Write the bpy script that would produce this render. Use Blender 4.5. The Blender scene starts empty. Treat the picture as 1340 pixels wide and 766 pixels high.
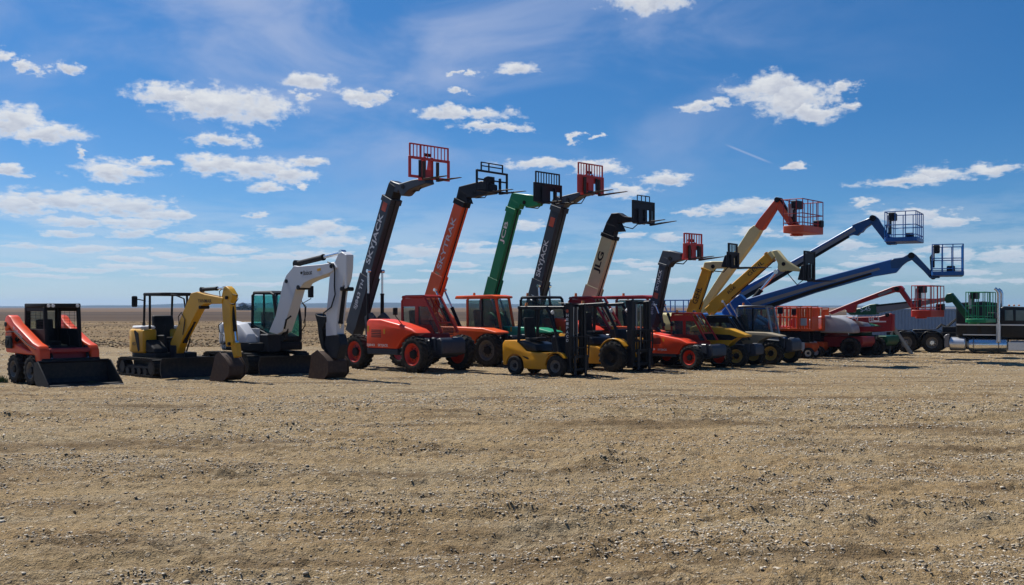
import bpy, bmesh, math, random
import numpy as np
from mathutils import Vector, Matrix

scene = bpy.context.scene
COL = scene.collection
R = math.radians
random.seed(7)
np.random.seed(7)

# ------------------------------------------------------------------ camera
EYE = 2.1            # the phone is held 2.1 m above the gravel
FPX = 1340.0         # focal length in pixels of the 1340 x 766 photograph
HU, HV = 670.0, 402.0
cam_data = bpy.data.cameras.new("camera")
cam_data.sensor_width = 36.0
cam_data.lens = 36.0
cam_data.shift_y = (HV - 383.0) / 1340.0
cam_data.clip_start = 0.1
cam_data.clip_end = 40000.0
cam = bpy.data.objects.new("camera", cam_data)
cam.location = (0, 0, EYE)
cam.rotation_euler = (R(90), 0, 0)
COL.objects.link(cam)
scene.camera = cam

# ------------------------------------------------------------------ sun, exposure
SUN_EL = 54.0
SUN_AZ = -50.0       # clockwise from +Y (straight ahead): to the left, a little beyond the machines
sun_dir = Vector((math.sin(R(SUN_AZ)) * math.cos(R(SUN_EL)), math.cos(R(SUN_AZ)) * math.cos(R(SUN_EL)), math.sin(R(SUN_EL))))
sd = bpy.data.lights.new("sun", 'SUN')
sd.energy = 5.0
sd.angle = R(0.5)
sd.color = (1.0, 0.965, 0.91)
sun = bpy.data.objects.new("sun", sd)
sun.rotation_euler = sun_dir.to_track_quat('Z', 'Y').to_euler()
sun.location = (-30, 20, 60)
COL.objects.link(sun)
scene.view_settings.view_transform = 'Standard'
scene.view_settings.look = 'None'
scene.view_settings.gamma = 1.0
scene.view_settings.exposure = 0.35

# ------------------------------------------------------------------ node helpers
class NT:
    """thin wrapper to write node trees briefly"""
    def __init__(s, tree):
        s.t = tree
        s.n = tree.nodes
        s.n.clear()
    def new(s, kind, **kw):
        nd = s.n.new(kind)
        for k, v in kw.items():
            setattr(nd, k, v)
        return nd
    def link(s, a, b):
        s.t.links.new(a, b)
    def put(s, sock, v):
        if hasattr(v, 'links') or isinstance(v, bpy.types.NodeSocket):
            s.link(v, sock)
        else:
            sock.default_value = v
    def math(s, op, a, b=0.0, c=0.0, clamp=False):
        nd = s.new('ShaderNodeMath', operation=op, use_clamp=clamp)
        for i, v in enumerate((a, b, c)):
            s.put(nd.inputs[i], v)
        return nd.outputs[0]
    def vmath(s, op, a, b=None, c=None):
        nd = s.new('ShaderNodeVectorMath', operation=op)
        for i, v in enumerate((a, b, c)):
            if v is not None:
                s.put(nd.inputs[i], v)
        return nd.outputs['Value'] if op in ('LENGTH', 'DOT_PRODUCT') else nd.outputs[0]
    def mix(s, f, a, b, blend='MIX'):
        nd = s.new('ShaderNodeMix', data_type='RGBA', blend_type=blend)
        s.put(nd.inputs[0], f)
        s.put(nd.inputs[6], a)
        s.put(nd.inputs[7], b)
        return nd.outputs[2]
    def noise(s, vec, scale, detail=4.0, rough=0.55, dist=0.0):
        nd = s.new('ShaderNodeTexNoise')
        if vec is not None:
            s.link(vec, nd.inputs['Vector'])
        nd.inputs['Scale'].default_value = scale
        nd.inputs['Detail'].default_value = detail
        nd.inputs['Roughness'].default_value = rough
        nd.inputs['Distortion'].default_value = dist
        return nd.outputs['Fac'] if 'Fac' in nd.outputs else nd.outputs[0]
    def ramp(s, f, lo, hi, a=0.0, b=1.0, smooth=True):
        nd = s.new('ShaderNodeMapRange')
        nd.interpolation_type = 'SMOOTHSTEP' if smooth else 'LINEAR'
        s.put(nd.inputs[0], f)
        nd.inputs[1].default_value = lo
        nd.inputs[2].default_value = hi
        nd.inputs[3].default_value = a
        nd.inputs[4].default_value = b
        return nd.outputs[0]
    def mapping(s, vec, scale=(1, 1, 1), rot=(0, 0, 0), loc=(0, 0, 0)):
        nd = s.new('ShaderNodeMapping')
        s.link(vec, nd.inputs[0])
        nd.inputs['Location'].default_value = loc
        nd.inputs['Rotation'].default_value = rot
        nd.inputs['Scale'].default_value = scale
        return nd.outputs[0]

def rgba(c):
    return (c[0], c[1], c[2], 1.0)

# ------------------------------------------------------------------ world: sky and clouds
world = bpy.data.worlds.new("World")
scene.world = world
world.use_nodes = True
SKY_STRENGTH = 0.08
def sky_dir(u, v):
    d = Vector(((u - HU) / FPX, 1.0, (HV - v) / FPX)).normalized()
    return math.atan2(d.x, d.y), math.asin(d.z)

CLOUDS = [  # u, v of the middle, half width, half height (as they stand in the photographed sky)
    (20, 160, 44, 19), (62, 174, 44, 14), (8, 226, 24, 7), (150, 224, 50, 13), (190, 214, 22, 6), (104, 201, 8, 6),
    (232, 124, 52, 15), (285, 137, 74, 22), (345, 140, 46, 19), (294, 181, 38, 10), (282, 214, 46, 14), (338, 219, 74, 15),
    (385, 229, 32, 12), (405, 212, 24, 8), (348, 245, 28, 7), (398, 247, 10, 5), (412, 106, 28, 11), (396, 124, 14, 5),
    (468, 125, 30, 10), (506, 121, 18, 6), (468, 135, 12, 5), (582, 149, 40, 10), (630, 148, 48, 10), (642, 167, 52, 7), (676, 91, 32, 11),
    (620, 94, 10, 5), (596, 95, 11, 3), (596, 122, 18, 4), (845, 0, 62, 15), (708, 213, 52, 9), (782, 220, 34, 8),
    (868, 233, 34, 9), (752, 181, 10, 4), (776, 182, 8, 3), (905, 140, 26, 6), (938, 137, 16, 6), (1005, 116, 54, 18), (1040, 130, 54, 24),
    (1062, 146, 40, 12), (1104, 116, 22, 7), (1112, 137, 15, 5), (1048, 217, 13, 6), (1185, 238, 62, 7), (1225, 229, 42, 11), (1300, 220, 30, 8),
    (85, 262, 74, 13), (28, 270, 56, 14), (160, 270, 66, 14), (210, 282, 44, 9), (90, 289, 46, 8), (170, 291, 54, 9),
    (175, 304, 36, 8), (95, 306, 36, 5), (272, 311, 46, 9), (330, 280, 15, 6), (395, 303, 60, 8), (425, 298, 40, 12), (440, 316, 52, 9),
    (548, 329, 46, 11), (820, 250, 34, 8), (690, 294, 24, 8), (872, 310, 20, 7), (960, 273, 50, 9), (985, 268, 30, 8), (910, 277, 30, 5),
    (990, 304, 26, 8), (1040, 306, 20, 6), (1130, 266, 18, 5), (1190, 283, 50, 13), (1240, 290, 34, 7), (1108, 321, 28, 8),
    (1165, 336, 40, 6), (1255, 336, 30, 12), (1322, 334, 40, 11), (1228, 326, 20, 8), (8, 76, 16, 8), (40, 88, 12, 7), (85, 90, 16, 6),
    (118, 327, 52, 7), (175, 326, 20, 3), (219, 335, 30, 5), (296, 327, 40, 7), (36, 322, 36, 5), (154, 339, 40, 4), (274, 340, 60, 4),
    (14, 346, 40, 4), (178, 349, 60, 4), (110, 353, 60, 4), (247, 361, 60, 3), (55, 361, 50, 3), (325, 328, 30, 5), (372, 337, 48, 5),
    (424, 334, 46, 6), (528, 344, 50, 4), (464, 360, 50, 3), (615, 321, 28, 6), (632, 328, 36, 6), (600, 346, 22, 4), (602, 355, 50, 3),
    (690, 328, 44, 9), (736, 353, 46, 5), (807, 357, 30, 4), (837, 346, 26, 4), (850, 352, 16, 3), (880, 367, 40, 4), (815, 341, 24, 3),
    (686, 355, 50, 4), (823, 308, 30, 4), (1170, 334, 32, 4), (1274, 357, 22, 5), (1274, 368, 40, 4), (1197, 371, 50, 3), (1123, 346, 30, 4),
    (1082, 354, 20, 4), (1333, 368, 16, 5), (1016, 365, 40, 4), (940, 348, 30, 3), (980, 356, 36, 4), (520, 368, 60, 3), (330, 372, 60, 3),
]

TINT = [(0.0, (0.50, 0.63, 0.86)), (0.06, (0.43, 0.615, 0.88)), (0.19, (0.33, 0.59, 0.88)), (0.36, (0.255, 0.56, 0.85)), (0.6, (0.25, 0.60, 0.90)), (1.0, (0.28, 0.64, 0.94))]   # sine of height / 0.5, gain
def build_world():
    w = NT(world.node_tree)
    out = w.new('ShaderNodeOutputWorld')
    bg = w.new('ShaderNodeBackground')
    sky = w.new('ShaderNodeTexSky')
    sky.sky_type = 'NISHITA'
    sky.sun_disc = False
    sky.sun_elevation = R(SUN_EL)
    sky.sun_rotation = R(SUN_AZ % 360.0)
    sky.altitude = 700.0
    sky.air_density = 1.0
    sky.dust_density = 0.0
    sky.ozone_density = 3.0
    geo = w.new('ShaderNodeTexCoord')
    vec = geo.outputs['Generated']
    sep = w.new('ShaderNodeSeparateXYZ')
    w.link(vec, sep.inputs[0])
    x, y, z = sep.outputs
    az = w.math('ARCTAN2', x, y)
    el = w.math('ARCSINE', z)
    # deeper blue, as a phone records it, everywhere above the haze near the horizon
    cr = w.new('ShaderNodeValToRGB')
    w.link(w.math('DIVIDE', el, 0.5), cr.inputs[0])
    stops = TINT
    el_ = cr.color_ramp.elements
    el_[0].position, el_[0].color = stops[0][0], rgba(stops[0][1])
    el_[1].position, el_[1].color = stops[-1][0], rgba(stops[-1][1])
    for pos, colr in stops[1:-1]:
        e = el_.new(pos); e.color = rgba(colr)
    tint = cr.outputs[0]
    skyc = w.mix(1.0, sky.outputs[0], tint, 'MULTIPLY')
    skyc = w.mix(1.0, skyc, w.mix(w.ramp(x, -0.45, 0.45), (1.14, 1.05, 1.02, 1), (0.84, 0.94, 0.965, 1)), 'MULTIPLY')
    # warp the direction so that the cloud outlines are ragged
    comb = w.new('ShaderNodeCombineXYZ')
    w.link(az, comb.inputs[0]); w.link(el, comb.inputs[1])
    P = comb.outputs[0]
    comb2 = w.new('ShaderNodeCombineXYZ')
    w.link(az, comb2.inputs[0])
    w.link(w.math('MULTIPLY', w.math('LOGARITHM', w.math('ADD', w.math('MAXIMUM', el, -0.02), 0.06), math.e), 0.24), comb2.inputs[1])
    PN = comb2.outputs[0]            # finer from top to bottom towards the horizon
    stretched = w.mapping(PN, scale=(1.0, 1.8, 1.0))
    near = w.ramp(el, 0.015, 0.20, 0.22, 1.0)
    nA = w.noise(stretched, 26.0, 8.0, 0.62)
    nB = w.noise(w.mapping(PN, scale=(1.0, 1.8, 1.0), loc=(3.1, 1.7, 0.4)), 26.0, 8.0, 0.62)
    wv = w.new('ShaderNodeCombineXYZ')
    w.link(w.math('MULTIPLY_ADD', nA, 0.075, -0.0375), wv.inputs[0])
    w.link(w.math('MULTIPLY', near, w.math('MULTIPLY_ADD', nB, 0.032, -0.016)), wv.inputs[1])
    PW = w.vmath('ADD', P, wv.outputs[0])
    best = None
    hgt = None
    for (u, v, ru, rv) in CLOUDS:
        a, e = sky_dir(u, v)
        sx, sy = FPX / (ru * 1.0), FPX / (rv * 1.0)
        q = w.vmath('MULTIPLY_ADD', PW, (sx, sy, 0.0), (-a * sx, -e * sy, 0.0))
        L = w.vmath('LENGTH', q)
        if best is None:
            best, hgt = L, q
        else:
            less = w.math('LESS_THAN', L, best)
            mx = w.new('ShaderNodeMix', data_type='VECTOR')
            w.link(less, mx.inputs[0]); w.link(hgt, mx.inputs[4]); w.link(q, mx.inputs[5])
            hgt = mx.outputs[1]
            best = w.math('MINIMUM', best, L)
    fine = w.noise(w.mapping(PN, scale=(1.0, 1.6, 1.0), loc=(0.3, 5.0, 1.0)), 75.0, 7.0, 0.6)
    dens = w.math('ADD', w.math('SUBTRACT', 1.0, best), w.math('MULTIPLY_ADD', fine, 2.0, -1.0))
    cl = w.ramp(dens, -0.20, 0.62)
    # the same kind of cloud all round the sky, on a flat layer overhead and behind
    zz = w.math('MAXIMUM', z, 0.03)
    pl = w.new('ShaderNodeCombineXYZ')
    w.link(w.math('DIVIDE', x, zz), pl.inputs[0]); w.link(w.math('DIVIDE', y, zz), pl.inputs[1])
    PL = pl.outputs[0]
    lay = w.noise(w.mapping(PL, scale=(0.55, 0.8, 1.0), loc=(4.0, 2.0, 0)), 1.0, 9.0, 0.6)
    low = w.math('MULTIPLY', w.ramp(el, 0.008, 0.035), w.math('SUBTRACT', 1.0, w.ramp(el, 0.055, 0.12)))
    front = w.math('MULTIPLY', w.ramp(y, 0.72, 0.86), w.math('SUBTRACT', 1.0, w.ramp(el, 0.27, 0.36)))
    lay_c = w.math('MULTIPLY', w.ramp(lay, 0.60, 0.72), w.math('SUBTRACT', 1.0, front))
    bands = w.noise(w.mapping(P, scale=(1.0, 5.5, 1.0), loc=(0.9, 0.25, 2.0)), 9.0, 8.0, 0.6)
    lay_c = w.math('MAXIMUM', lay_c, w.math('MULTIPLY', w.ramp(bands, 0.40, 0.60), w.math('MULTIPLY', low, 0.34)))
    cov = w.math('MAXIMUM', cl, lay_c)
    # thin high veil
    veil = w.noise(w.mapping(P, scale=(1.0, 2.6, 1.0), rot=(0, 0, R(24)), loc=(1.2, 0.0, 4.0)), 4.5, 7.0, 0.55, 0.6)
    va, ve = sky_dir(470, 60)
    qv = w.vmath('LENGTH', w.vmath('MULTIPLY_ADD', P, (2.3, 6.5, 0), (-va * 2.3, -ve * 6.5, 0)))
    veil = w.math('MULTIPLY', w.ramp(veil, 0.36, 0.72), w.math('SUBTRACT', 1.0, w.ramp(qv, 0.20, 1.45)))
    veil = w.math('MULTIPLY', veil, 0.75)
    # an old contrail, thin and short
    ca, ce = sky_dir(978, 201)
    pv = w.vmath('SUBTRACT', P, (ca, ce, 0.0))
    th = math.atan2(-(218 - 185), 1015 - 940)
    al = w.math('ABSOLUTE', w.vmath('DOT_PRODUCT', pv, (math.cos(th), math.sin(th), 0.0)))
    pr = w.math('ABSOLUTE', w.vmath('DOT_PRODUCT', pv, (-math.sin(th), math.cos(th), 0.0)))
    trail = w.math('MULTIPLY', w.ramp(al, 0.012, 0.030, 1.0, 0.0), w.ramp(pr, 0.0003, 0.0017, 0.42, 0.0))
    base = w.mix(w.math('MAXIMUM', veil, trail), skyc, (4.1, 4.9, 7.0, 1))
    # cloud colour: bright tops, greyer flat bases, more so where the cloud is thick
    sepq = w.new('ShaderNodeSeparateXYZ')
    w.link(hgt, sepq.inputs[0])
    lump = w.noise(w.mapping(PN, scale=(1.0, 2.0, 1.0), loc=(7.0, 3.0, 0)), 48.0, 5.0, 0.55)
    hh = w.math('ADD', sepq.outputs[1], w.math('MULTIPLY_ADD', lump, 2.4, -1.2))
    shade = w.ramp(hh, -0.9, 0.95)
    thick = w.ramp(dens, 0.12, 0.75)
    dark = w.math('MULTIPLY', w.math('SUBTRACT', 1.0, shade), thick)
    cc = w.mix(dark, (7.7, 7.9, 8.1, 1), (4.7, 5.1, 6.1, 1))
    far = w.math('SUBTRACT', 1.0, w.ramp(el, 0.02, 0.13))
    cc = w.mix(w.math('MULTIPLY', far, 0.55), cc, (5.9, 6.6, 7.6, 1))
    cov = w.math('MULTIPLY', cov, w.math('SUBTRACT', 1.0, w.math('MULTIPLY', far, 0.22)))
    final = w.mix(w.math('MULTIPLY', cov, 0.96), base, cc)
    w.link(final, bg.inputs[0])
    bg.inputs[1].default_value = SKY_STRENGTH
    w.link(bg.outputs[0], out.inputs[0])
build_world()

# ------------------------------------------------------------------ materials
M = {}
def principled(name):
    m = bpy.data.materials.new(name)
    m.use_nodes = True
    t = NT(m.node_tree)
    out = t.new('ShaderNodeOutputMaterial')
    b = t.new('ShaderNodeBsdfPrincipled')
    t.link(b.outputs[0], out.inputs[0])
    return m, t, b, out

DUST = (0.30, 0.235, 0.155)
def paint(name, col, rough=0.42, dust=0.22, metal=0.0, coat=0.07, fade=0.12, bump=0.0, spec=None):
    """machine paint: slight colour drift, fine scuffs and wind-blown dust that gathers low down"""
    m, t, b, out = principled(name)
    tc = t.new('ShaderNodeTexCoord')
    ob = tc.outputs['Object']
    n1 = t.noise(ob, 2.2, 6.0, 0.6)
    n2 = t.noise(ob, 11.0, 6.0, 0.65)
    n3 = t.noise(ob, 45.0, 3.0, 0.5)
    c = t.mix(t.ramp(n1, 0.3, 0.7, 0.0, fade * 2.5), rgba(col), rgba([min(1, v * 0.62 + 0.012) for v in col]))
    sep = t.new('ShaderNodeSeparateXYZ')
    t.link(ob, sep.inputs[0])
    lowz = t.ramp(sep.outputs[2], 0.1, 1.5, 1.0, 0.25)
    d = t.math('MULTIPLY', t.ramp(n2, 0.38, 0.78), t.math('MULTIPLY', lowz, dust * 1.7), clamp=True)
    d = t.math('ADD', d, t.math('MULTIPLY', t.ramp(n3, 0.6, 0.75), dust * 0.35), clamp=True)
    c = t.mix(d, c, rgba(DUST))
    t.link(c, b.inputs['Base Color'])
    t.link(t.math('ADD', rough, t.math('MULTIPLY', d, 0.5), clamp=True), b.inputs['Roughness'])
    b.inputs['Metallic'].default_value = metal
    b.inputs['Coat Weight'].default_value = coat
    if max(col) < 0.08 and metal == 0 and coat == 0:
        b.inputs['Specular IOR Level'].default_value = 0.22
    elif metal == 0:
        b.inputs['Specular IOR Level'].default_value = 0.34
    b.inputs['Coat Roughness'].default_value = 0.15
    if bump:
        bp = t.new('ShaderNodeBump')
        bp.inputs['Strength'].default_value = bump
        bp.inputs['Distance'].default_value = 0.01
        t.link(n2, bp.inputs['Height'])
        t.link(bp.outputs[0], b.inputs['Normal'])
    M[name] = m
    return m

def glass(name, col, see=0.62):
    m, t, b, out = principled(name)
    b.inputs['Base Color'].default_value = rgba([c * 0.25 for c in col])
    b.inputs['Roughness'].default_value = 0.06
    b.inputs['Specular IOR Level'].default_value = 0.7
    tr = t.new('ShaderNodeBsdfTransparent')
    tr.inputs[0].default_value = rgba(col)
    tc = t.new('ShaderNodeTexCoord')
    n = t.noise(tc.outputs['Object'], 6.0, 5.0, 0.6)
    mx = t.new('ShaderNodeMixShader')
    t.link(t.ramp(n, 0.3, 0.8, 1.0 - see, 1.0 - see + 0.14), mx.inputs[0])
    t.link(tr.outputs[0], mx.inputs[1])
    t.link(b.outputs[0], mx.inputs[2])
    t.link(mx.outputs[0], out.inputs[0])
    M[name] = m

paint('loader_orange', (0.76, 0.066, 0.006), dust=0.06)
paint('tele_red', (0.80, 0.056, 0.010), dust=0.06)
paint('red', (0.44, 0.020, 0.008), dust=0.07)
paint('dark_red', (0.30, 0.016, 0.020), dust=0.07)
paint('carriage_red', (0.52, 0.030, 0.022), dust=0.06)
paint('sky_orange', (0.74, 0.090, 0.008), dust=0.07)
paint('scissor_orange', (0.72, 0.085, 0.006), dust=0.07)
paint('basket_orange', (0.52, 0.070, 0.020), dust=0.08)
paint('green', (0.002, 0.22, 0.090), dust=0.03)
paint('dark_green', (0.003, 0.085, 0.034), dust=0.05)
paint('light_green', (0.02, 0.30, 0.15), dust=0.05)
paint('slate', (0.028, 0.035, 0.050), dust=0.07, rough=0.5, coat=0.08)
paint('charcoal', (0.011, 0.013, 0.018), dust=0.05, rough=0.5, coat=0.0)
paint('black', (0.007, 0.007, 0.008), dust=0.04, rough=0.6, coat=0.0)
paint('mast_black', (0.007, 0.008, 0.012), dust=0.04, rough=0.42, coat=0.0)
paint('truck_black', (0.005, 0.006, 0.008), dust=0.03, rough=0.42, coat=0.12)
paint('cream', (0.60, 0.53, 0.265), dust=0.10, rough=0.55, coat=0.05)
paint('pale_cream', (0.60, 0.57, 0.33), dust=0.05, rough=0.6, coat=0.0)
paint('gehl_yellow', (0.68, 0.34, 0.014), dust=0.08)
paint('lift_yellow', (0.62, 0.275, 0.006), dust=0.07)
paint('digger_yellow', (0.60, 0.310, 0.006), dust=0.07)
paint('digger_white', (0.55, 0.56, 0.58), dust=0.08, fade=0.04)
paint('blue', (0.002, 0.062, 0.19), dust=0.03)
paint('bright_blue', (0.002, 0.095, 0.34), dust=0.03)
paint('boom_grey', (0.20, 0.20, 0.21), dust=0.2)
paint('hood_grey', (0.38, 0.39, 0.42), dust=0.2)
paint('steel', (0.30, 0.30, 0.30), dust=0.2, metal=0.8, rough=0.4, coat=0)
paint('rusty_steel', (0.060, 0.034, 0.024), dust=0.08, rough=0.62, coat=0, fade=0.3, bump=0.3)
paint('blade_black', (0.010, 0.011, 0.014), dust=0.06, rough=0.5, coat=0)
paint('chrome', (0.74, 0.76, 0.78), dust=0.03, metal=0.95, rough=0.22, coat=0, fade=0.02)
paint('brushed_chrome', (0.70, 0.70, 0.70), dust=0.1, metal=0.85, rough=0.36, coat=0, fade=0.04)
paint('rubber', (0.012, 0.012, 0.012), dust=0.10, rough=0.85, coat=0)
paint('grey_rim', (0.11, 0.105, 0.10), dust=0.3, rough=0.6)
paint('yellow_rim', (0.42, 0.25, 0.045), dust=0.2)
paint('red_rim', (0.60, 0.028, 0.008), dust=0.06)
paint('white_rim', (0.62, 0.60, 0.56), dust=0.3)
paint('white', (0.76, 0.76, 0.75), dust=0.08, fade=0.04)
paint('letter_grey', (0.60, 0.61, 0.63), dust=0.08, rough=0.5, coat=0)
paint('letter_black', (0.012, 0.012, 0.012), dust=0.05, rough=0.5, coat=0)
paint('letter_red', (0.48, 0.07, 0.03), dust=0.1, rough=0.5, coat=0)
paint('amber', (0.75, 0.22, 0.03), dust=0.05, rough=0.2)
paint('lamp', (0.82, 0.82, 0.80), dust=0.04, rough=0.12)
paint('seat_black', (0.012, 0.012, 0.013), dust=0.1, rough=0.7, coat=0)
paint('container_blue', (0.25, 0.35, 0.48), dust=0.14, rough=0.55, coat=0)
paint('barn_white', (0.66, 0.67, 0.68), dust=0.05, rough=0.6, coat=0)
paint('barn_roof', (0.35, 0.37, 0.40), dust=0.05, rough=0.5, coat=0)
paint('hose', (0.010, 0.010, 0.010), dust=0.08, rough=0.6, coat=0)
paint('wood_tan', (0.36, 0.27, 0.16), dust=0.2, rough=0.7, coat=0)
paint('tan_panel', (0.30, 0.25, 0.17), dust=0.15, rough=0.6, coat=0)
glass('green_glass', (0.60, 0.93, 0.90), 0.86)
glass('cab_glass', (0.74, 0.82, 0.80), 0.84)
glass('dark_glass', (0.20, 0.25, 0.27), 0.5)
glass('blue_glass', (0.4, 0.75, 0.85), 0.3)

# ------------------------------------------------------------------ mesh building
class MB:
    def __init__(s, sc=1.0):
        s.bm = bmesh.new()
        s.sc = sc
    def _bev(s, verts, faces, bev, seg=1):
        if bev > 0:
            es = set()
            for f in faces:
                for e in f.edges:
                    es.add(e)
            es = [e for e in es if len(e.link_faces) == 2 and e.calc_face_angle(0) > 0.3]
            try:
                bmesh.ops.bevel(s.bm, geom=es, offset=bev, segments=seg, affect='EDGES', clamp_overlap=True, profile=0.5)
            except Exception:
                pass
    def hull(s, pts, faces, bev=0.0, seg=1):
        vs = [s.bm.verts.new(p) for p in pts]
        fs = [s.bm.faces.new([vs[i] for i in f]) for f in faces]
        bmesh.ops.recalc_face_normals(s.bm, faces=fs)
        s._bev(vs, fs, bev, seg)
        return s
    def box(s, x0, x1, y0, y1, z0, z1, bev=0.012, seg=1):
        p = [(x, y, z) for x in (x0, x1) for y in (y0, y1) for z in (z0, z1)]
        return s.hull(p, [(0, 1, 3, 2), (4, 6, 7, 5), (0, 4, 5, 1), (2, 3, 7, 6), (0, 2, 6, 4), (1, 5, 7, 3)], bev, seg)
    def prism(s, pts, y0, y1, bev=0.012, seg=1):
        n = len(pts)
        P = [(x, y0, z) for x, z in pts] + [(x, y1, z) for x, z in pts]
        F = [tuple(range(n)), tuple(range(2 * n - 1, n - 1, -1))] + [(i, (i + 1) % n, n + (i + 1) % n, n + i) for i in range(n)]
        return s.hull(P, F, bev, seg)
    def plan(s, pts, z0, z1, bev=0.012, seg=1):
        n = len(pts)
        P = [(x, y, z0) for x, y in pts] + [(x, y, z1) for x, y in pts]
        F = [tuple(range(n)), tuple(range(2 * n - 1, n - 1, -1))] + [(i, (i + 1) % n, n + (i + 1) % n, n + i) for i in range(n)]
        return s.hull(P, F, bev, seg)
    def face_prism(s, pts, y0, y1, bev=0.012):
        """polygon in the y-z plane? no: list of (x, z) bottom and top rings with their own y pairs"""
        return s.prism(pts, y0, y1, bev)
    def beam(s, p0, p1, d, y0, y1, d1=None, bev=0.012):
        """box girder between two (x, z) points; d = depth in the x-z plane"""
        d1 = d if d1 is None else d1
        v = Vector((p1[0] - p0[0], p1[1] - p0[1])).normalized()
        n = Vector((-v.y, v.x))
        q = [(p0[0] + n.x * d / 2, p0[1] + n.y * d / 2), (p0[0] - n.x * d / 2, p0[1] - n.y * d / 2),
             (p1[0] - n.x * d1 / 2, p1[1] - n.y * d1 / 2), (p1[0] + n.x * d1 / 2, p1[1] + n.y * d1 / 2)]
        return s.prism(q, y0, y1, bev)
    def bar(s, a, b, w, h=None, bev=0.0):
        """square bar between two 3-D points"""
        a, b = Vector(a), Vector(b)
        h = h or w
        d = (b - a)
        L = d.length
        if L < 1e-6:
            return s
        q = d.to_track_quat('Z', 'Y').to_matrix()
        P = []
        for zz in (0, L):
            for (i, j) in ((-1, -1), (1, -1), (1, 1), (-1, 1)):
                P.append(tuple(a + q @ Vector((i * w / 2, j * h / 2, zz))))
        return s.hull(P, [(0, 1, 2, 3), (7, 6, 5, 4), (0, 4, 5, 1), (1, 5, 6, 2), (2, 6, 7, 3), (3, 7, 4, 0)], bev)
    def cyl(s, a, b, r0, r1=None, n=12, cap=True):
        a, b = Vector(a), Vector(b)
        r1 = r0 if r1 is None else r1
        q = (b - a).to_track_quat('Z', 'Y').to_matrix()
        rings = []
        for c, r in ((a, r0), (b, r1)):
            rings.append([s.bm.verts.new(c + q @ Vector((r * math.cos(2 * math.pi * i / n), r * math.sin(2 * math.pi * i / n), 0))) for i in range(n)])
        fs = [s.bm.faces.new((rings[0][i], rings[0][(i + 1) % n], rings[1][(i + 1) % n], rings[1][i])) for i in range(n)]
        if cap:
            fs.append(s.bm.faces.new(rings[0][::-1]))
            fs.append(s.bm.faces.new(rings[1]))
        bmesh.ops.recalc_face_normals(s.bm, faces=fs)
        return s
    def tube(s, pts, r, n=8):
        pts = [Vector(p) for p in pts]
        rings = []
        up = Vector((0.13, 0.27, 0.95)).normalized()
        for i, p in enumerate(pts):
            t = (pts[min(i + 1, len(pts) - 1)] - pts[max(i - 1, 0)]).normalized()
            a = t.cross(up)
            if a.length < 1e-3:
                a = t.cross(Vector((1, 0, 0)))
            a.normalize()
            b = t.cross(a).normalized()
            rings.append([s.bm.verts.new(p + (a * math.cos(2 * math.pi * k / n) + b * math.sin(2 * math.pi * k / n)) * r) for k in range(n)])
        fs = []
        for i in range(len(rings) - 1):
            for k in range(n):
                fs.append(s.bm.faces.new((rings[i][k], rings[i][(k + 1) % n], rings[i + 1][(k + 1) % n], rings[i + 1][k])))
        fs.append(s.bm.faces.new(rings[0][::-1])); fs.append(s.bm.faces.new(rings[-1]))
        bmesh.ops.recalc_face_normals(s.bm, faces=fs)
        return s
    def lathe(s, prof, c=(0, 0, 0), axis='y', n=28, cap=True):
        """prof: (radius, axial) list; closed to the axis where radius is 0"""
        rings = []
        for r, a in prof:
            ring = []
            for k in range(n):
                t = 2 * math.pi * k / n
                if axis == 'y':
                    p = (c[0] + r * math.cos(t), c[1] + a, c[2] + r * math.sin(t))
                elif axis == 'x':
                    p = (c[0] + a, c[1] + r * math.cos(t), c[2] + r * math.sin(t))
                else:
                    p = (c[0] + r * math.cos(t), c[1] + r * math.sin(t), c[2] + a)
                ring.append(s.bm.verts.new(p))
            rings.append(ring)
        fs = []
        for i in range(len(rings) - 1):
            for k in range(n):
                fs.append(s.bm.faces.new((rings[i][k], rings[i][(k + 1) % n], rings[i + 1][(k + 1) % n], rings[i + 1][k])))
        if cap:
            fs.append(s.bm.faces.new(rings[0][::-1])); fs.append(s.bm.faces.new(rings[-1]))
        bmesh.ops.recalc_face_normals(s.bm, faces=fs)
        return s
    def build(s, name, mat, parent=None, loc=None, rotz=0.0, smooth=32):
        me = bpy.data.meshes.new(name)
        if s.sc != 1.0:
            bmesh.ops.scale(s.bm, vec=(s.sc,) * 3, verts=s.bm.verts)
        s.bm.to_mesh(me)
        s.bm.free()
        me.materials.append(M[mat] if isinstance(mat, str) else mat)
        me.polygons.foreach_set('use_smooth', [True] * len(me.polygons))
        me.set_sharp_from_angle(angle=R(smooth))
        o = bpy.data.objects.new(name, me)
        COL.objects.link(o)
        if parent is not None:
            o.parent = parent
        if loc is not None:
            o.location = loc
        o.rotation_euler.z = rotz
        return o

def tag(o, label=None, cat=None, group=None, kind=None):
    if label: o['label'] = label
    if cat: o['category'] = cat
    if group: o['group'] = group
    if kind: o['kind'] = kind
    return o

def ground_point(u, v):
    d = EYE * FPX / (v - HV)
    return Vector(((u - HU) / FPX * d, d, 0.0))

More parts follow.
